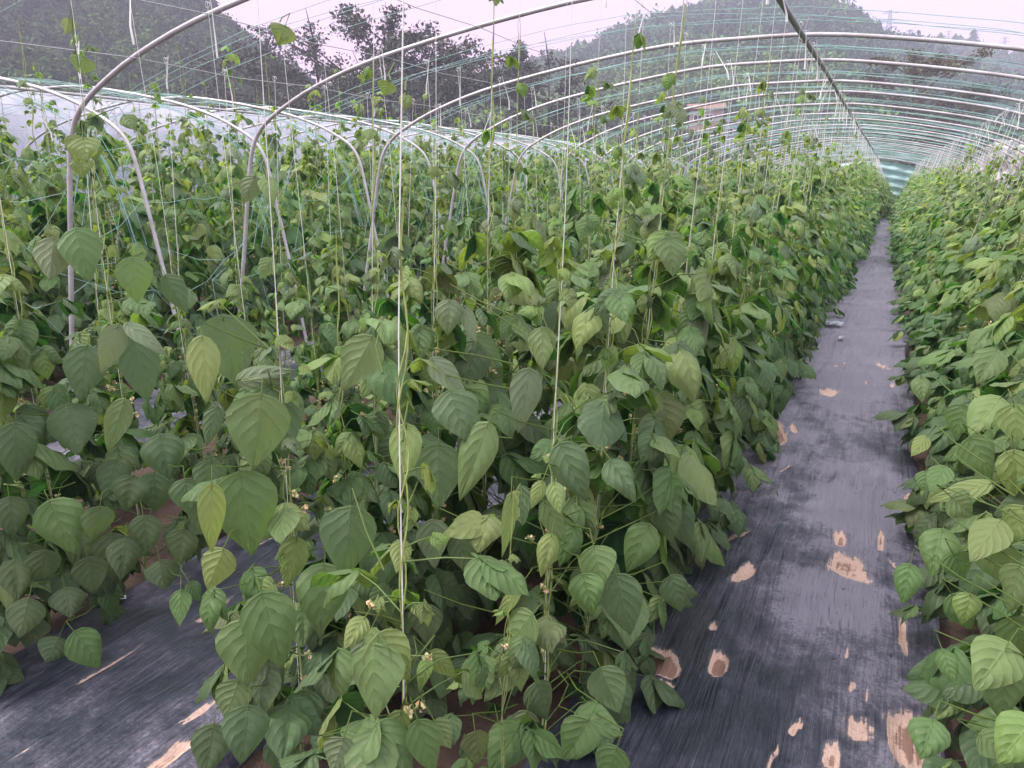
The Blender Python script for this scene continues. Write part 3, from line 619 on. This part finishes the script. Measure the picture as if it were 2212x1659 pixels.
def col_of(key, r, v=.18): 
    c = np.array(PAL[key])*r.uniform(1-v, 1+v); return c*[r.uniform(.9, 1.12), 1, r.uniform(.85, 1.15)]
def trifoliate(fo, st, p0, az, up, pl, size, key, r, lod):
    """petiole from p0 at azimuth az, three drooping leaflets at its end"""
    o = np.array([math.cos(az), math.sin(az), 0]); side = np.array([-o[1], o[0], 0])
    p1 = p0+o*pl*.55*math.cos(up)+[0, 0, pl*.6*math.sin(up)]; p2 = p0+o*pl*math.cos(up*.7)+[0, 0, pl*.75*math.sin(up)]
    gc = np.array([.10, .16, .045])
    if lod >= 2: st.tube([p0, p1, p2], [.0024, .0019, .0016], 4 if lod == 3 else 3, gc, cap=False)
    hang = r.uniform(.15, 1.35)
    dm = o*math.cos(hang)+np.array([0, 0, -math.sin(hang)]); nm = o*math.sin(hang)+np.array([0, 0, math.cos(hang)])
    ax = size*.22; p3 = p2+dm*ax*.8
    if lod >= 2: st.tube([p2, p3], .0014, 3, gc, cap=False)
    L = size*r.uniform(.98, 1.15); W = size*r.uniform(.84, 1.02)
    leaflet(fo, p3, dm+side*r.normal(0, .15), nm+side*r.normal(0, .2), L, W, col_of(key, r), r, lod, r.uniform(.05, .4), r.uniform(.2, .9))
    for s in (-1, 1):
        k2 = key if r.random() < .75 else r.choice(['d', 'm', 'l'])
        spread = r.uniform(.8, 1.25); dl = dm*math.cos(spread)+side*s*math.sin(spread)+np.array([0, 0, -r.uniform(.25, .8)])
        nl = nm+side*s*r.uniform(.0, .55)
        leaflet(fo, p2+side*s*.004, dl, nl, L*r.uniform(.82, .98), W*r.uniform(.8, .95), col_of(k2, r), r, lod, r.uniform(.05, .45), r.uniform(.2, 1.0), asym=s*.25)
def flower_mb(seed, sc=1.05):
    r = np.random.default_rng(seed); mb = MB(); cream = np.array([.75, .62, .36]); pink = np.array([.78, .52, .34]); gr = (.30, .38, .14)
    L = .05*sc; an = r.uniform(0, 6.28); o = np.array([math.cos(an), math.sin(an), .25]); mb.tube([(0, 0, 0), o*L*.6, o*L+[0, 0, .004]], .0011, 4, gr, cap=False)
    for q in range(r.integers(2, 5)):
        c = o*L*(.75+.12*q)+r.normal(0, .004, 3); s = .0075*sc*r.uniform(.8, 1.3); cc = cream*r.uniform(.85, 1.1) if r.random() < .6 else pink
        for e in range(4):
            a = r.normal(size=3); a /= np.linalg.norm(a); b = np.cross(a, r.normal(size=3)); b /= np.linalg.norm(b); h = np.cross(a, b)
            mb.add([c, c+a*s+h*s*.3, c+(a+b)*s*1.2, c+b*s+h*s*.35], [(0,1,2,3)], cc)
        mb.tube([c-a*s, c, c+a*s*.6], [s*.25, s*.5, s*.2], 4, gr)
    return mb
FLOWERS = [flower_mb(k).mesh('flower', M_PETAL) for k in range(6)]
def plant(seed, H, dens, lod, bush=1.0, size=.13, young=False, top=None):
    """twining bean: stem mesh + foliage mesh (+ flower positions) climbing a string at the local z axis"""
    r = np.random.default_rng(seed); st, fo = MB(), MB(); gc = np.array([.27, .33, .12]); fl = []
    turns = H*r.uniform(3.2, 4.5); nz = int(H*(26 if lod == 3 else 10))
    for q in range(2 if lod >= 2 else 1):
        ph = r.uniform(0, 6.28); zz = np.linspace(-.03, H*(1 if q == 0 else .78), max(6, nz)); rad = .006+.004*np.abs(np.sin(zz*9+ph))
        st.tube(np.stack([rad*np.cos(zz*turns*2+ph), rad*np.sin(zz*turns*2+ph), zz], 1), np.interp(zz, [0, H*.9, H], [.0040, .0016, .0006]), 5 if lod == 3 else 3, gc, cap=False)
    n = int(dens)
    if top and r.random() < .94:
        tp_ = r.uniform(H+.2, top); za = np.linspace(H*.4, tp_, 34 if lod == 3 else 12); pa = r.uniform(0, 6)
        for q in range(2 if r.random() < .8 else 1): st.tube(np.stack([(.007+.006*np.sin(za*5+pa))*np.cos(za*(17+6*q)+pa+q*2.6), (.007+.006*np.sin(za*5+pa))*np.sin(za*(17+6*q)+pa+q*2.6), za], 1), np.interp(za, [za[0], za[0]+.1, za[-1]-.15, za[-1]], [.0007, .0021, .0019, .0006]), 4 if lod == 3 else 3, gc*[1.15, 1.1, 1], cap=False)
        for q in range(r.integers(6, 13)):
            z = H*.85+(tp_-H*.85)*r.random()**1.6; trifoliate(fo, st, np.array([0, 0, z]), r.uniform(0, 6.28), r.uniform(.2, .9), r.uniform(.02, .07), size*r.uniform(.22, .5), r.choice(['l', 'x', 'l', 'p']), r, lod)
    for k in range(n):
        t = (k+.5)/n; z = .04+(H-.06)*t**(1.35 if not young else 1.0)
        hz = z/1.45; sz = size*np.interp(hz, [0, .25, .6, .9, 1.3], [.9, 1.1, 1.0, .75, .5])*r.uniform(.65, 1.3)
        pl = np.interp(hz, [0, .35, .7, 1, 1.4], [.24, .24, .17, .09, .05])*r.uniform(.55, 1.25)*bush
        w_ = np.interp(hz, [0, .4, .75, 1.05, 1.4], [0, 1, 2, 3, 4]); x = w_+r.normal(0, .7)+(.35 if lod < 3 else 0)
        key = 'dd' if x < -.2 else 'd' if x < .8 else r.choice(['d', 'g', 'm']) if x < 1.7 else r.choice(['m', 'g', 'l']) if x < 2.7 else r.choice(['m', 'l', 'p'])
        if r.random() < .03: key = 'b'
        if r.random() < .02 and z > .5: key = 'x'
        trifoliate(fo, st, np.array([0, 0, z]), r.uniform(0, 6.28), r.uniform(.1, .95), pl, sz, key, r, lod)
        if r.random() < .5 and z > .3: fl.append((r.uniform(-.03, .03), r.uniform(-.03, .03), z+.02))
    return st, fo, fl
VAR = {}
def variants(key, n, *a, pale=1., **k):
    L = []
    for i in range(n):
        st, fo, fl = plant(hash_(key)+i*17, *a, **k); fo.c = [c_*np.array([pale, pale**.9, pale, 1]) for c_ in fo.c]; L.append((st.mesh('stem', M_VINE), fo.mesh('foliage', M_LEAF), fl, (st, fo)))  # pale paints the milky veil over farther rows into their leaf colour
    VAR[key] = L
def hash_(s): return sum(ord(c)*(i+3) for i, c in enumerate(s))
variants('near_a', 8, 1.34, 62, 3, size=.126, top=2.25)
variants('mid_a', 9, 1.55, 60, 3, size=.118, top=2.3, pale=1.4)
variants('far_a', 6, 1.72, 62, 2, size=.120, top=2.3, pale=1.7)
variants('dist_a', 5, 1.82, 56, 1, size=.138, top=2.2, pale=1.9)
variants('low_a', 5, 1.15, 24, 3, size=.112, top=2.0)
# string: twine from ground to the wire, with the knot and its hanging tail
def string_mb(top, seed, tail=True, r0=.0021):
    r = np.random.default_rng(seed); mb = MB(); n = 14
    T = np.linspace(0, 1, n); P = np.outer(T, top)+np.stack([.006*np.sin(T*8+seed), .006*np.cos(T*7), T*0], 1)*np.sin(T*math.pi)[:, None]
    mb.tube(P, r0, 5, cap=False)
    tp = np.array(top)
    a = np.linspace(0, 6.28*1.6, 12); mb.tube(np.stack([tp[0]+.011*np.cos(a), tp[1]+np.linspace(-.01, .012, 12), tp[2]+.013*np.sin(a)+.008], 1), r0, 4, cap=False)
    return mb
def tail_mb(top, seed):
    r = np.random.default_rng(seed); tb = MB(); tp = np.array(top); L = r.uniform(.10, .26); dx, dy = r.normal(0, .05), r.normal(0, .05); m = .5
    tb.tube([tp+[.02, 0, .03], tp+[.02+dx*.6, dy*.6, -L*.35], tp+[.02+dx, dy, -L*.7], tp+[.02+dx*1.1, dy, -L]], [r0_ for r0_ in (.002, .003, .005, .0065)], 4); return tb
ROWS = [  # X, wire X, tag text
 (-.72, -.62, 'row left of the main path'), (-1.33, -1.33, 'left row of the middle bed'), (-2.62, -2.80, 'row beyond the left film path'), (-3.42, -3.40, 'outermost row beside the left hoop legs'),
 (.50, .98, 'row right of the main path'), (1.08, 1.45, 'outer row right of the main path')]
MANUAL = {0: [.99, 1.71, 2.03, 2.45, 2.94, 3.35, 1.38], 1: [1.41, 1.78, 2.12, 2.45, 2.79, 3.2, 1.62], 2: [1.3, 1.62, 1.95, 2.33, 2.67, 3.14, 3.53], 3: [1.9, 2.4, 2.9], 4: [1.75, 2.2, 2.7, 3.15], 5: [2.0, 2.5, 3.0]}
PIN = {(0, 0), (0, 1), (0, 2), (0, 4), (1, 0), (1, 2), (2, 2), (2, 3), (2, 4), (2, 5)}
LBL = {(0, 0): 'bean vine on the thick bare white string in the middle foreground', (0, 1): 'bean vine on the straight white string right of the middle foreground one',
       (1, 0): 'large-leaved bean vine at left centre beside the film path, flowers on its stem', (4, 0): 'nearest bright green bean vine at the lower right corner', (2, 2): 'bean vine climbing the left string past the nearest hoop leg'}
SLBL = {(0, 0): 'thick white string hanging bare down the middle foreground', (0, 1): 'straight white string right of the middle foreground string', (1, 0): 'vine-wound string over the large leaves at left centre', (2, 2): 'string carrying a vine beside the nearest hoop leg at left'}

# the big leaves one can tell apart: (base x, y, tip x, y, width, tone, distance ahead), traced at each leaf's own distance
HP = [(483,693,520,843,140,'d',2.0),(437,736,450,873,73,'l',1.85),(563,863,547,1020,143,'m',1.8),(587,840,620,996,125,'d',1.95),(520,1033,547,1213,150,'g',1.8),(457,1056,455,1210,62,'l',1.72),(467,883,447,965,45,'d',1.85),
 (567,1293,613,1456,125,'g',1.7),(533,1346,533,1490,135,'m',1.85),(700,1229,690,1383,120,'m',1.85),(480,1192,443,1280,78,'l',1.75),(535,1533,520,1659,105,'d',1.8),(513,1476,483,1560,84,'m',1.85),(460,1573,440,1690,88,'d',1.9),
 (520,820,640,790,60,'p',1.95),(590,1260,560,1290,60,'l',1.75),(640,1170,610,1290,70,'l',1.85),(545,1450,600,1560,95,'d',1.95),(660,1500,640,1600,90,'d',2.0),(600,1590,640,1680,90,'d',2.0)]
HF = [(757,1106,745,1266,135,'d',1.6),(877,926,867,1063,80,'l',1.42),(797,1366,747,1456,50,'p',1.4),(785,1338,742,1400,52,'l',1.4),(803,1363,853,1420,32,'l',1.4),(923,1426,903,1496,37,'x',1.45),(933,1413,992,1470,48,'l',1.45),
 (905,1565,945,1690,80,'g',1.35),(865,1545,832,1660,62,'l',1.35),(800,735,737,846,95,'m',1.75),(940,1560,975,1620,60,'m',1.4),(745,1580,860,1560,42,'m',1.4),(740,1600,715,1680,80,'p',1.35),(870,1170,860,1235,50,'l',1.42),(890,1100,880,1150,35,'l',1.42)]
HG = [(934,1130,937,1232,80,'dd',2.1),(990,1160,1017,1246,65,'d',2.1),(1104,1076,1098,1220,38,'l',1.85),(917,1313,920,1400,82,'dd',2.1),(1145,1333,1075,1417,95,'m',1.8),(1120,1270,1057,1356,34,'l',1.8),(1260,1246,1283,1333,83,'g',1.8),(1284,1186,1303,1270,93,'m',1.9),
 (1333,1250,1363,1386,100,'d',1.95),(1110,1410,1040,1520,95,'m',1.85),(1267,1560,1215,1650,92,'g',1.7),(1250,1543,1350,1585,85,'g',1.75),(1300,1450,1340,1545,92,'m',1.85),(1137,1543,1120,1640,70,'b',1.9),(1027,1586,1037,1660,66,'b',1.9),
 (937,780,1013,860,60,'p',1.9),(975,850,1005,953,108,'d',1.9),(947,970,945,1110,115,'d',1.85),(1050,925,990,1090,85,'m',1.85),(970,653,967,726,67,'p',2.1),(1003,666,1030,740,35,'p',2.1),(1143,806,1120,940,76,'p',1.95),(1170,713,1173,800,66,'m',2.0),
 (1213,966,1270,1090,88,'d',1.8),(1323,1000,1383,1086,92,'d',1.85),(1197,1046,1213,1110,45,'l',1.75),(1170,1043,1147,1100,35,'l',1.75),(1320,860,1262,915,62,'m',2.1),(1240,1140,1200,1230,60,'g',1.95),(1160,1480,1190,1560,80,'d',2.0),(1190,1160,1170,1250,50,'l',1.8),
 (1400,1140,1350,1240,80,'g',2.1),(1450,1250,1480,1330,70,'d',2.1),(1430,1080,1450,1180,80,'d',2.2),(1330,1620,1300,1700,80,'g',1.7),(1180,1090,1230,1180,60,'m',1.9)]
HL = [(187,755,167,870,95,'d',2.5),(253,710,218,813,60,'p',2.4),(277,703,363,763,42,'p',2.4),(290,740,323,873,92,'d',2.6),(287,563,300,660,80,'m',2.6),(115,520,105,605,78,'p',2.5),(165,500,190,605,90,'g',2.6),(33,923,30,1053,88,'d',2.4),(20,740,30,853,78,'m',2.5),
 (150,880,167,985,105,'d',2.5),(267,870,227,983,58,'m',2.45),(345,945,367,1036,95,'d',2.6),(287,1033,270,1110,78,'d',2.65),(333,1026,330,1106,92,'d',2.7),(110,1090,163,1203,110,'g',2.35),(125,1380,100,1435,70,'d',2.35),(165,1370,225,1445,78,'g',2.35),(390,1280,387,1355,50,'g',2.3),(410,1260,435,1300,40,'d',2.35),
 (60,880,100,960,80,'d',2.6),(250,1000,225,1080,70,'d',2.7),(60,1300,40,1380,80,'dd',2.4),(320,1130,300,1220,60,'dd',2.6),(240,1160,250,1250,80,'dd',2.6),(60,1180,50,1260,90,'dd',2.5),(360,600,400,680,60,'d',2.7),(180,300,185,350,75,'l',2.3)]
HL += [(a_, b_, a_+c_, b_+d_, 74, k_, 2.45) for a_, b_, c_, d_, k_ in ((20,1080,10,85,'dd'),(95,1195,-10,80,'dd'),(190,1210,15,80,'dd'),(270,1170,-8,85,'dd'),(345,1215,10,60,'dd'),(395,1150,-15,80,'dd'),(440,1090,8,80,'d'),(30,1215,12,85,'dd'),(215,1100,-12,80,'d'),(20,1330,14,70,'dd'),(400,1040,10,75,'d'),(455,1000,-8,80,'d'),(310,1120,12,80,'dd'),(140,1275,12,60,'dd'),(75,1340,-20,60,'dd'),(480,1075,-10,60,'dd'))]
HR = [(2158,1129,2095,1209,85,'l',1.8),(2035,1150,2010,1245,85,'m',1.85),(2095,1288,2078,1355,62,'l',1.75),(2175,1395,2110,1490,115,'l',1.6),(2170,1450,2165,1565,110,'m',1.6),(2015,1560,1990,1640,88,'g',1.55),(2230,1560,2150,1650,110,'x',1.5),(2038,1410,2065,1480,46,'g',1.7),
 (1965,1225,1945,1310,60,'g',1.8),(1990,818,1995,866,44,'m',2.6),(2158,863,2095,936,88,'l',2.4),(2040,1010,2008,1062,55,'g',2.0),(2135,1046,1995,1080,46,'l',1.9),(2058,1076,2110,1120,70,'m',1.9),(2150,760,2110,830,70,'m',2.6),(2000,946,1968,985,36,'l',2.2),
 (2100,950,2150,1040,85,'m',2.1),(2190,980,2200,1080,80,'l',2.0),(2140,1180,2190,1280,90,'m',1.8),(2060,1290,2110,1370,70,'g',1.8),(2190,880,2200,960,80,'l',2.3),(2200,1230,2170,1330,90,'m',1.7),(2060,1200,2090,1260,70,'g',1.9),(2210,1100,2180,1180,90,'l',1.85),
 (2120,1590,2190,1640,70,'m',1.55),(2000,1020,1990,1060,40,'g',2.2),(2080,880,2060,950,70,'g',2.5),(2190,1340,2215,1420,90,'m',1.7)]
HP += [(615,58,600,98,62,'l',2.5),(548,385,520,440,50,'p',2.2),(575,385,590,440,45,'l',2.2),(585,560,560,600,40,'m',2.1),(650,790,675,810,24,'l',2.0)]
HF += [(838,178,828,208,48,'l',1.9),(878,205,875,235,32,'l',1.7)]
HL += [(148,42,140,75,38,'l',2.9),(182,125,170,160,58,'l',2.9),(180,300,165,355,70,'l',2.7),(200,310,205,350,45,'m',2.7),(175,345,180,385,50,'l',2.7),(270,250,290,280,40,'m',2.8)]
HEROP = {(1, 0): HP, (0, 0): HF, (0, 1): HG, (2, 2): HL, (4, 0): HR}
def hero(lst, X, y, lean, seed):
    r = np.random.default_rng(seed+5); fo, st = MB(), MB(); ln = np.array(lean); cam_ = np.array([0, 0, CAMH])
    for (bx, by, tx, ty, wd, key, c) in lst:
        c = c*r.uniform(.97, 1.03); B = cam_+ray(bx, by)*c; v = ray(tx, ty)
        T = cam_+v*(c-r.uniform(-.02, .05))
        if T[2] < .03: T[2] = .03
        if B[2] < .06: B[2] = .06
        d = T-B; L = np.linalg.norm(d); W = wd/1661*c*.97
        n = -v/np.linalg.norm(v)*.8+np.array([0, 0, r.uniform(.1, .5)])+r.normal(0, .16, 3)
        leaflet(fo, B, d, n, L*.98, W, col_of(key, r, .12), r, 3, r.uniform(.02, .22), r.uniform(.15, .5))
        zs = np.clip(B[2]-r.uniform(.0, .08), .03, 2); S0 = np.array([X, y, 0])+ln*(zs/ln[2]); S0 = B+(S0-B)*min(1, .20/(np.linalg.norm(S0-B)+1e-6)); M_ = (S0+B)/2+[0, 0, .02]
        fo.tube([S0, M_, B-d*.05, B], [.0024, .002, .0016, .0014], 5, (.11, .17, .05), cap=False)
    return fo, st
R2 = np.random.default_rng(4242); placed = []
for ri, (X, WX, txt) in enumerate(ROWS):
    y = max(MANUAL[ri]); ysr = list(MANUAL[ri])
    while y < LASTY-.4: y += .43*R2.uniform(.85, 1.15)+.004*y; ysr.append(y)
    for j, y in enumerate(ysr): placed.append((ri, j, X+R2.normal(0, .035), y, WX, txt, 0))
for ri, X in enumerate((-5.75, -6.35, -7.75, -8.4, -9.9, -10.5)):
    y = 1.6
    while y < 24: placed.append((10+ri, 99, X+R2.normal(0, .05), y, X, 'rows inside the left tunnel', 1)); y += (.46 if ri < 2 else .52)*R2.uniform(.85, 1.15)+.004*y
for k in range(26): placed.append((20, 99, R2.uniform(-.7, .5), R2.uniform(LASTY-6, LASTY-1), -.62, 'gap at the far end of the main path', 0))
def inframe(x, y, z):
    a, b, c = proj((x, y, z)); return c > .3 and -350 < a < 2560 and b < 2500
placed = [q for q in placed if inframe(q[2], q[3], .8) or inframe(q[2], q[3], 1.9)]
placed.sort(key=lambda q: q[2]**2+q[3]**2)
stuff_f, stuff_s, stuff_t = MB(), MB(), MB(); nplant = 0
for idx, (ri, j, X, y, WX, txt, tun) in enumerate(placed):
    D = math.hypot(X, y); r = np.random.default_rng(9000+idx)
    if tun == 0 and ri in (0, 4) and y > 8: X += (.14 if ri == 0 else -.12)*min(1, (y-8)/10)
    if (ri, j) in PIN: X = ROWS[ri][0]
    key = 'near_a' if (y < 3.6 and tun == 0) else 'mid_a' if D < 8 else 'far_a' if D < 15 else 'dist_a'
    if idx >= 290: key = 'dist_a'
    wz = (wire_z(WX) if tun == 0 else hoop_z((WX-CX1)/.985)-.03)
    if ri == 0: wz = 2.49
    lean = Vector((WX-X+r.normal(0, .02), r.normal(.05*wz if ri < 4 else 0, .04), wz)); 
    if (ri, j) == (0, 0): lean = Vector((0, .167, wz))
    if (ri, j) == (0, 1): lean = Vector((.01, .13, wz))
    tilt = Vector((0, 0, 1)).rotation_difference(lean.normalized()); rot = (tilt @ Matrix.Rotation(r.uniform(0, 6.28), 3, 'Z').to_quaternion()).to_euler()
    sc = r.uniform(.9, 1.1)*(1.0 if tun == 0 else 1.22)
    if (ri, j) in HEROP: key = 'low_a'
    if (ri, j) in ((0, 0),): sc = .85
    if (ri, j) in ((0, 1), (1, 0), (4, 0)): sc = .85
    if ri >= 4 and tun == 0: sc *= .94
    if ri in (2, 3) and y < 7.5 and (ri, j) not in HEROP: sc *= (.92 if y < 2 else .74)
    if (ri, j) == (0, 6): key = 'low_a'
    if (ri, j) == (1, 6): sc = .7
    if (ri, j) == (0, 6): sc = .55
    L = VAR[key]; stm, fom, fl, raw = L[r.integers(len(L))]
    if idx < 290:
        root = empty('bean_plant', (X, y, 0), rot); root.scale = (sc,)*3
        tag(root, LBL.get((ri, j), ('leafy green bean vine climbing its string in the %s' % txt)), 'bean plant', 'bean vines in the '+txt)
        if (ri, j) in HEROP:
            st_, fo_ = MB(), MB(); st_.merge(raw[0]); fo_.merge(raw[1]); Mi = (Matrix.Translation((X, y, 0)) @ rot.to_matrix().to_4x4() @ Matrix.Diagonal((sc, sc, sc, 1))).inverted()
            hf, hs_ = hero(HEROP[(ri, j)], X, y, lean, idx); fo_.merge(hf, Mi)
            st_.build('stem', M_VINE, root); fo_.build('foliage', M_LEAF, root)
        else: link('stem', stm, root); link('foliage', fom, root)
        if D < 11:
            for q, f in enumerate(fl[:14]): link('flower', FLOWERS[(idx+q) % 6], root, f, (0, 0, r.uniform(0, 6.28)))
        if (ri, j) in ((0, 6), (1, 6)): continue
        so = string_mb(lean, idx, r0=.0013 if (ri, j) == (0, 0) else .0010 if D < 4 else .0013 if D < 8 else .0019).build('trellis_string', M_STRING, loc=(X, y, 0))
        tag(so, SLBL.get((ri, j), 'white twine hanging for a vine in the %s' % txt), 'string', 'strings of the '+txt)
        if r.random() < .6: tail_mb(lean, idx).build('tie_tail', M_STRING, so)
    else:
        M = Matrix.Translation((X, y, 0)) @ rot.to_matrix().to_4x4() @ Matrix.Diagonal((sc, sc, sc, 1))
        stuff_s.merge(raw[0], M); stuff_f.merge(raw[1], M); stuff_t.merge(string_mb(lean, idx, r0=.0035), Matrix.Translation((X, y, 0)))
if stuff_f.v:
    so_ = MB(); so_.merge(stuff_f); nf = len(so_.m); so_.merge(stuff_s)
    for q in range(nf, len(so_.m)): so_.m[q] = np.ones_like(so_.m[q])
    tag(so_.build('bean_plants', [M_LEAF, M_VINE]), 'far bean vines filling the ends of the rows', 'bean plants', kind='stuff')
    tag(stuff_t.build('trellis_strings', M_STRING), 'far white strings over the ends of the rows', 'strings', kind='stuff')
print('plants', len(placed), 'objects', len(bpy.data.objects))

M_SCRAP = simple('pale_plastic_scrap', (.55, .55, .58), .4, 0, .2, 20)
def scrap(px, py, w_, h_, seed, label, z=.05, mt=None, name='plastic_scrap', ang=0.):
    r = np.random.default_rng(seed); q = onz(px, py, z); k = proj(q)[2]/1661; n = 7; mb = MB(); a = np.linspace(-1, 1, n); A, B = np.meshgrid(a, a)
    rag = 1-.35*np.abs(fbm(A*2, B*2, seed, 2, 2.)); x = A*w_/2*k*rag; y = B*h_*k*rag; zz = .012*fbm(A*3, B*3, seed+1, 3, 1.5)+.012
    zz = np.maximum(zz, .002); c_, s_ = math.cos(ang), math.sin(ang)
    i = np.arange(n-1)[:, None]*n+np.arange(n-1)[None]; F = np.stack([i, i+1, i+n+1, i+n], -1).reshape(-1, 4)
    F = F[r.random(len(F)) > .12]
    mb.add(np.stack([x*c_-y*s_, x*s_+y*c_, zz], -1).reshape(-1, 3), F); tag(mb.build(name, mt or M_SCRAP, loc=tuple(q), smooth=False), label, name.replace('_', ' '), 'loose scraps on the ground')
scrap(1010, 955, 34, 22, 1, 'white torn plastic scrap showing between the middle leaves', .06)
scrap(1818, 731, 14, 12, 2, 'small white scrap on the path beside the left row foliage', .06)
scrap(1800, 700, 44, 26, 3, 'larger crumpled pale film scrap at the left edge of the path', .05, simple('grey_film_scrap', (.28, .29, .36), .35, 0, .3, 15))
scrap(238, 1297, 70, 26, 4, 'crumpled pale film edge on the soil beside the left film path', .04, None, 'plastic_scrap', .9)
scrap(110, 1290, 80, 24, 5, 'muddy pale film piece under the leaves at the lower left', .04, simple('muddy_film_scrap', (.40, .35, .35), .6, 0, .3, 15), 'plastic_scrap', .4)
scrap(1788, 1356, 7, 4, 6, 'tiny white chip lying in the middle of the near path', .05)
# ------------------------------------------------------------------ air
hz = MB(); hz.box((-600, -30, -3), (600, 610, 130)); m_, nt_, b_, NN_, LL_ = mat('haze'); nt_.nodes.remove(b_)
pv = NN_('ShaderNodeVolumePrincipled'); pv.inputs['Color'].default_value = (.80, .78, 1.0, 1); pv.inputs['Density'].default_value = .0014; pv.inputs['Anisotropy'].default_value = .1
LL_(pv.outputs[0], nt_.nodes['Material Output'].inputs['Volume'])
tag(hz.build('haze', m_, smooth=False), 'pale bluish evening haze over the fields and hills', 'haze', kind='stuff')
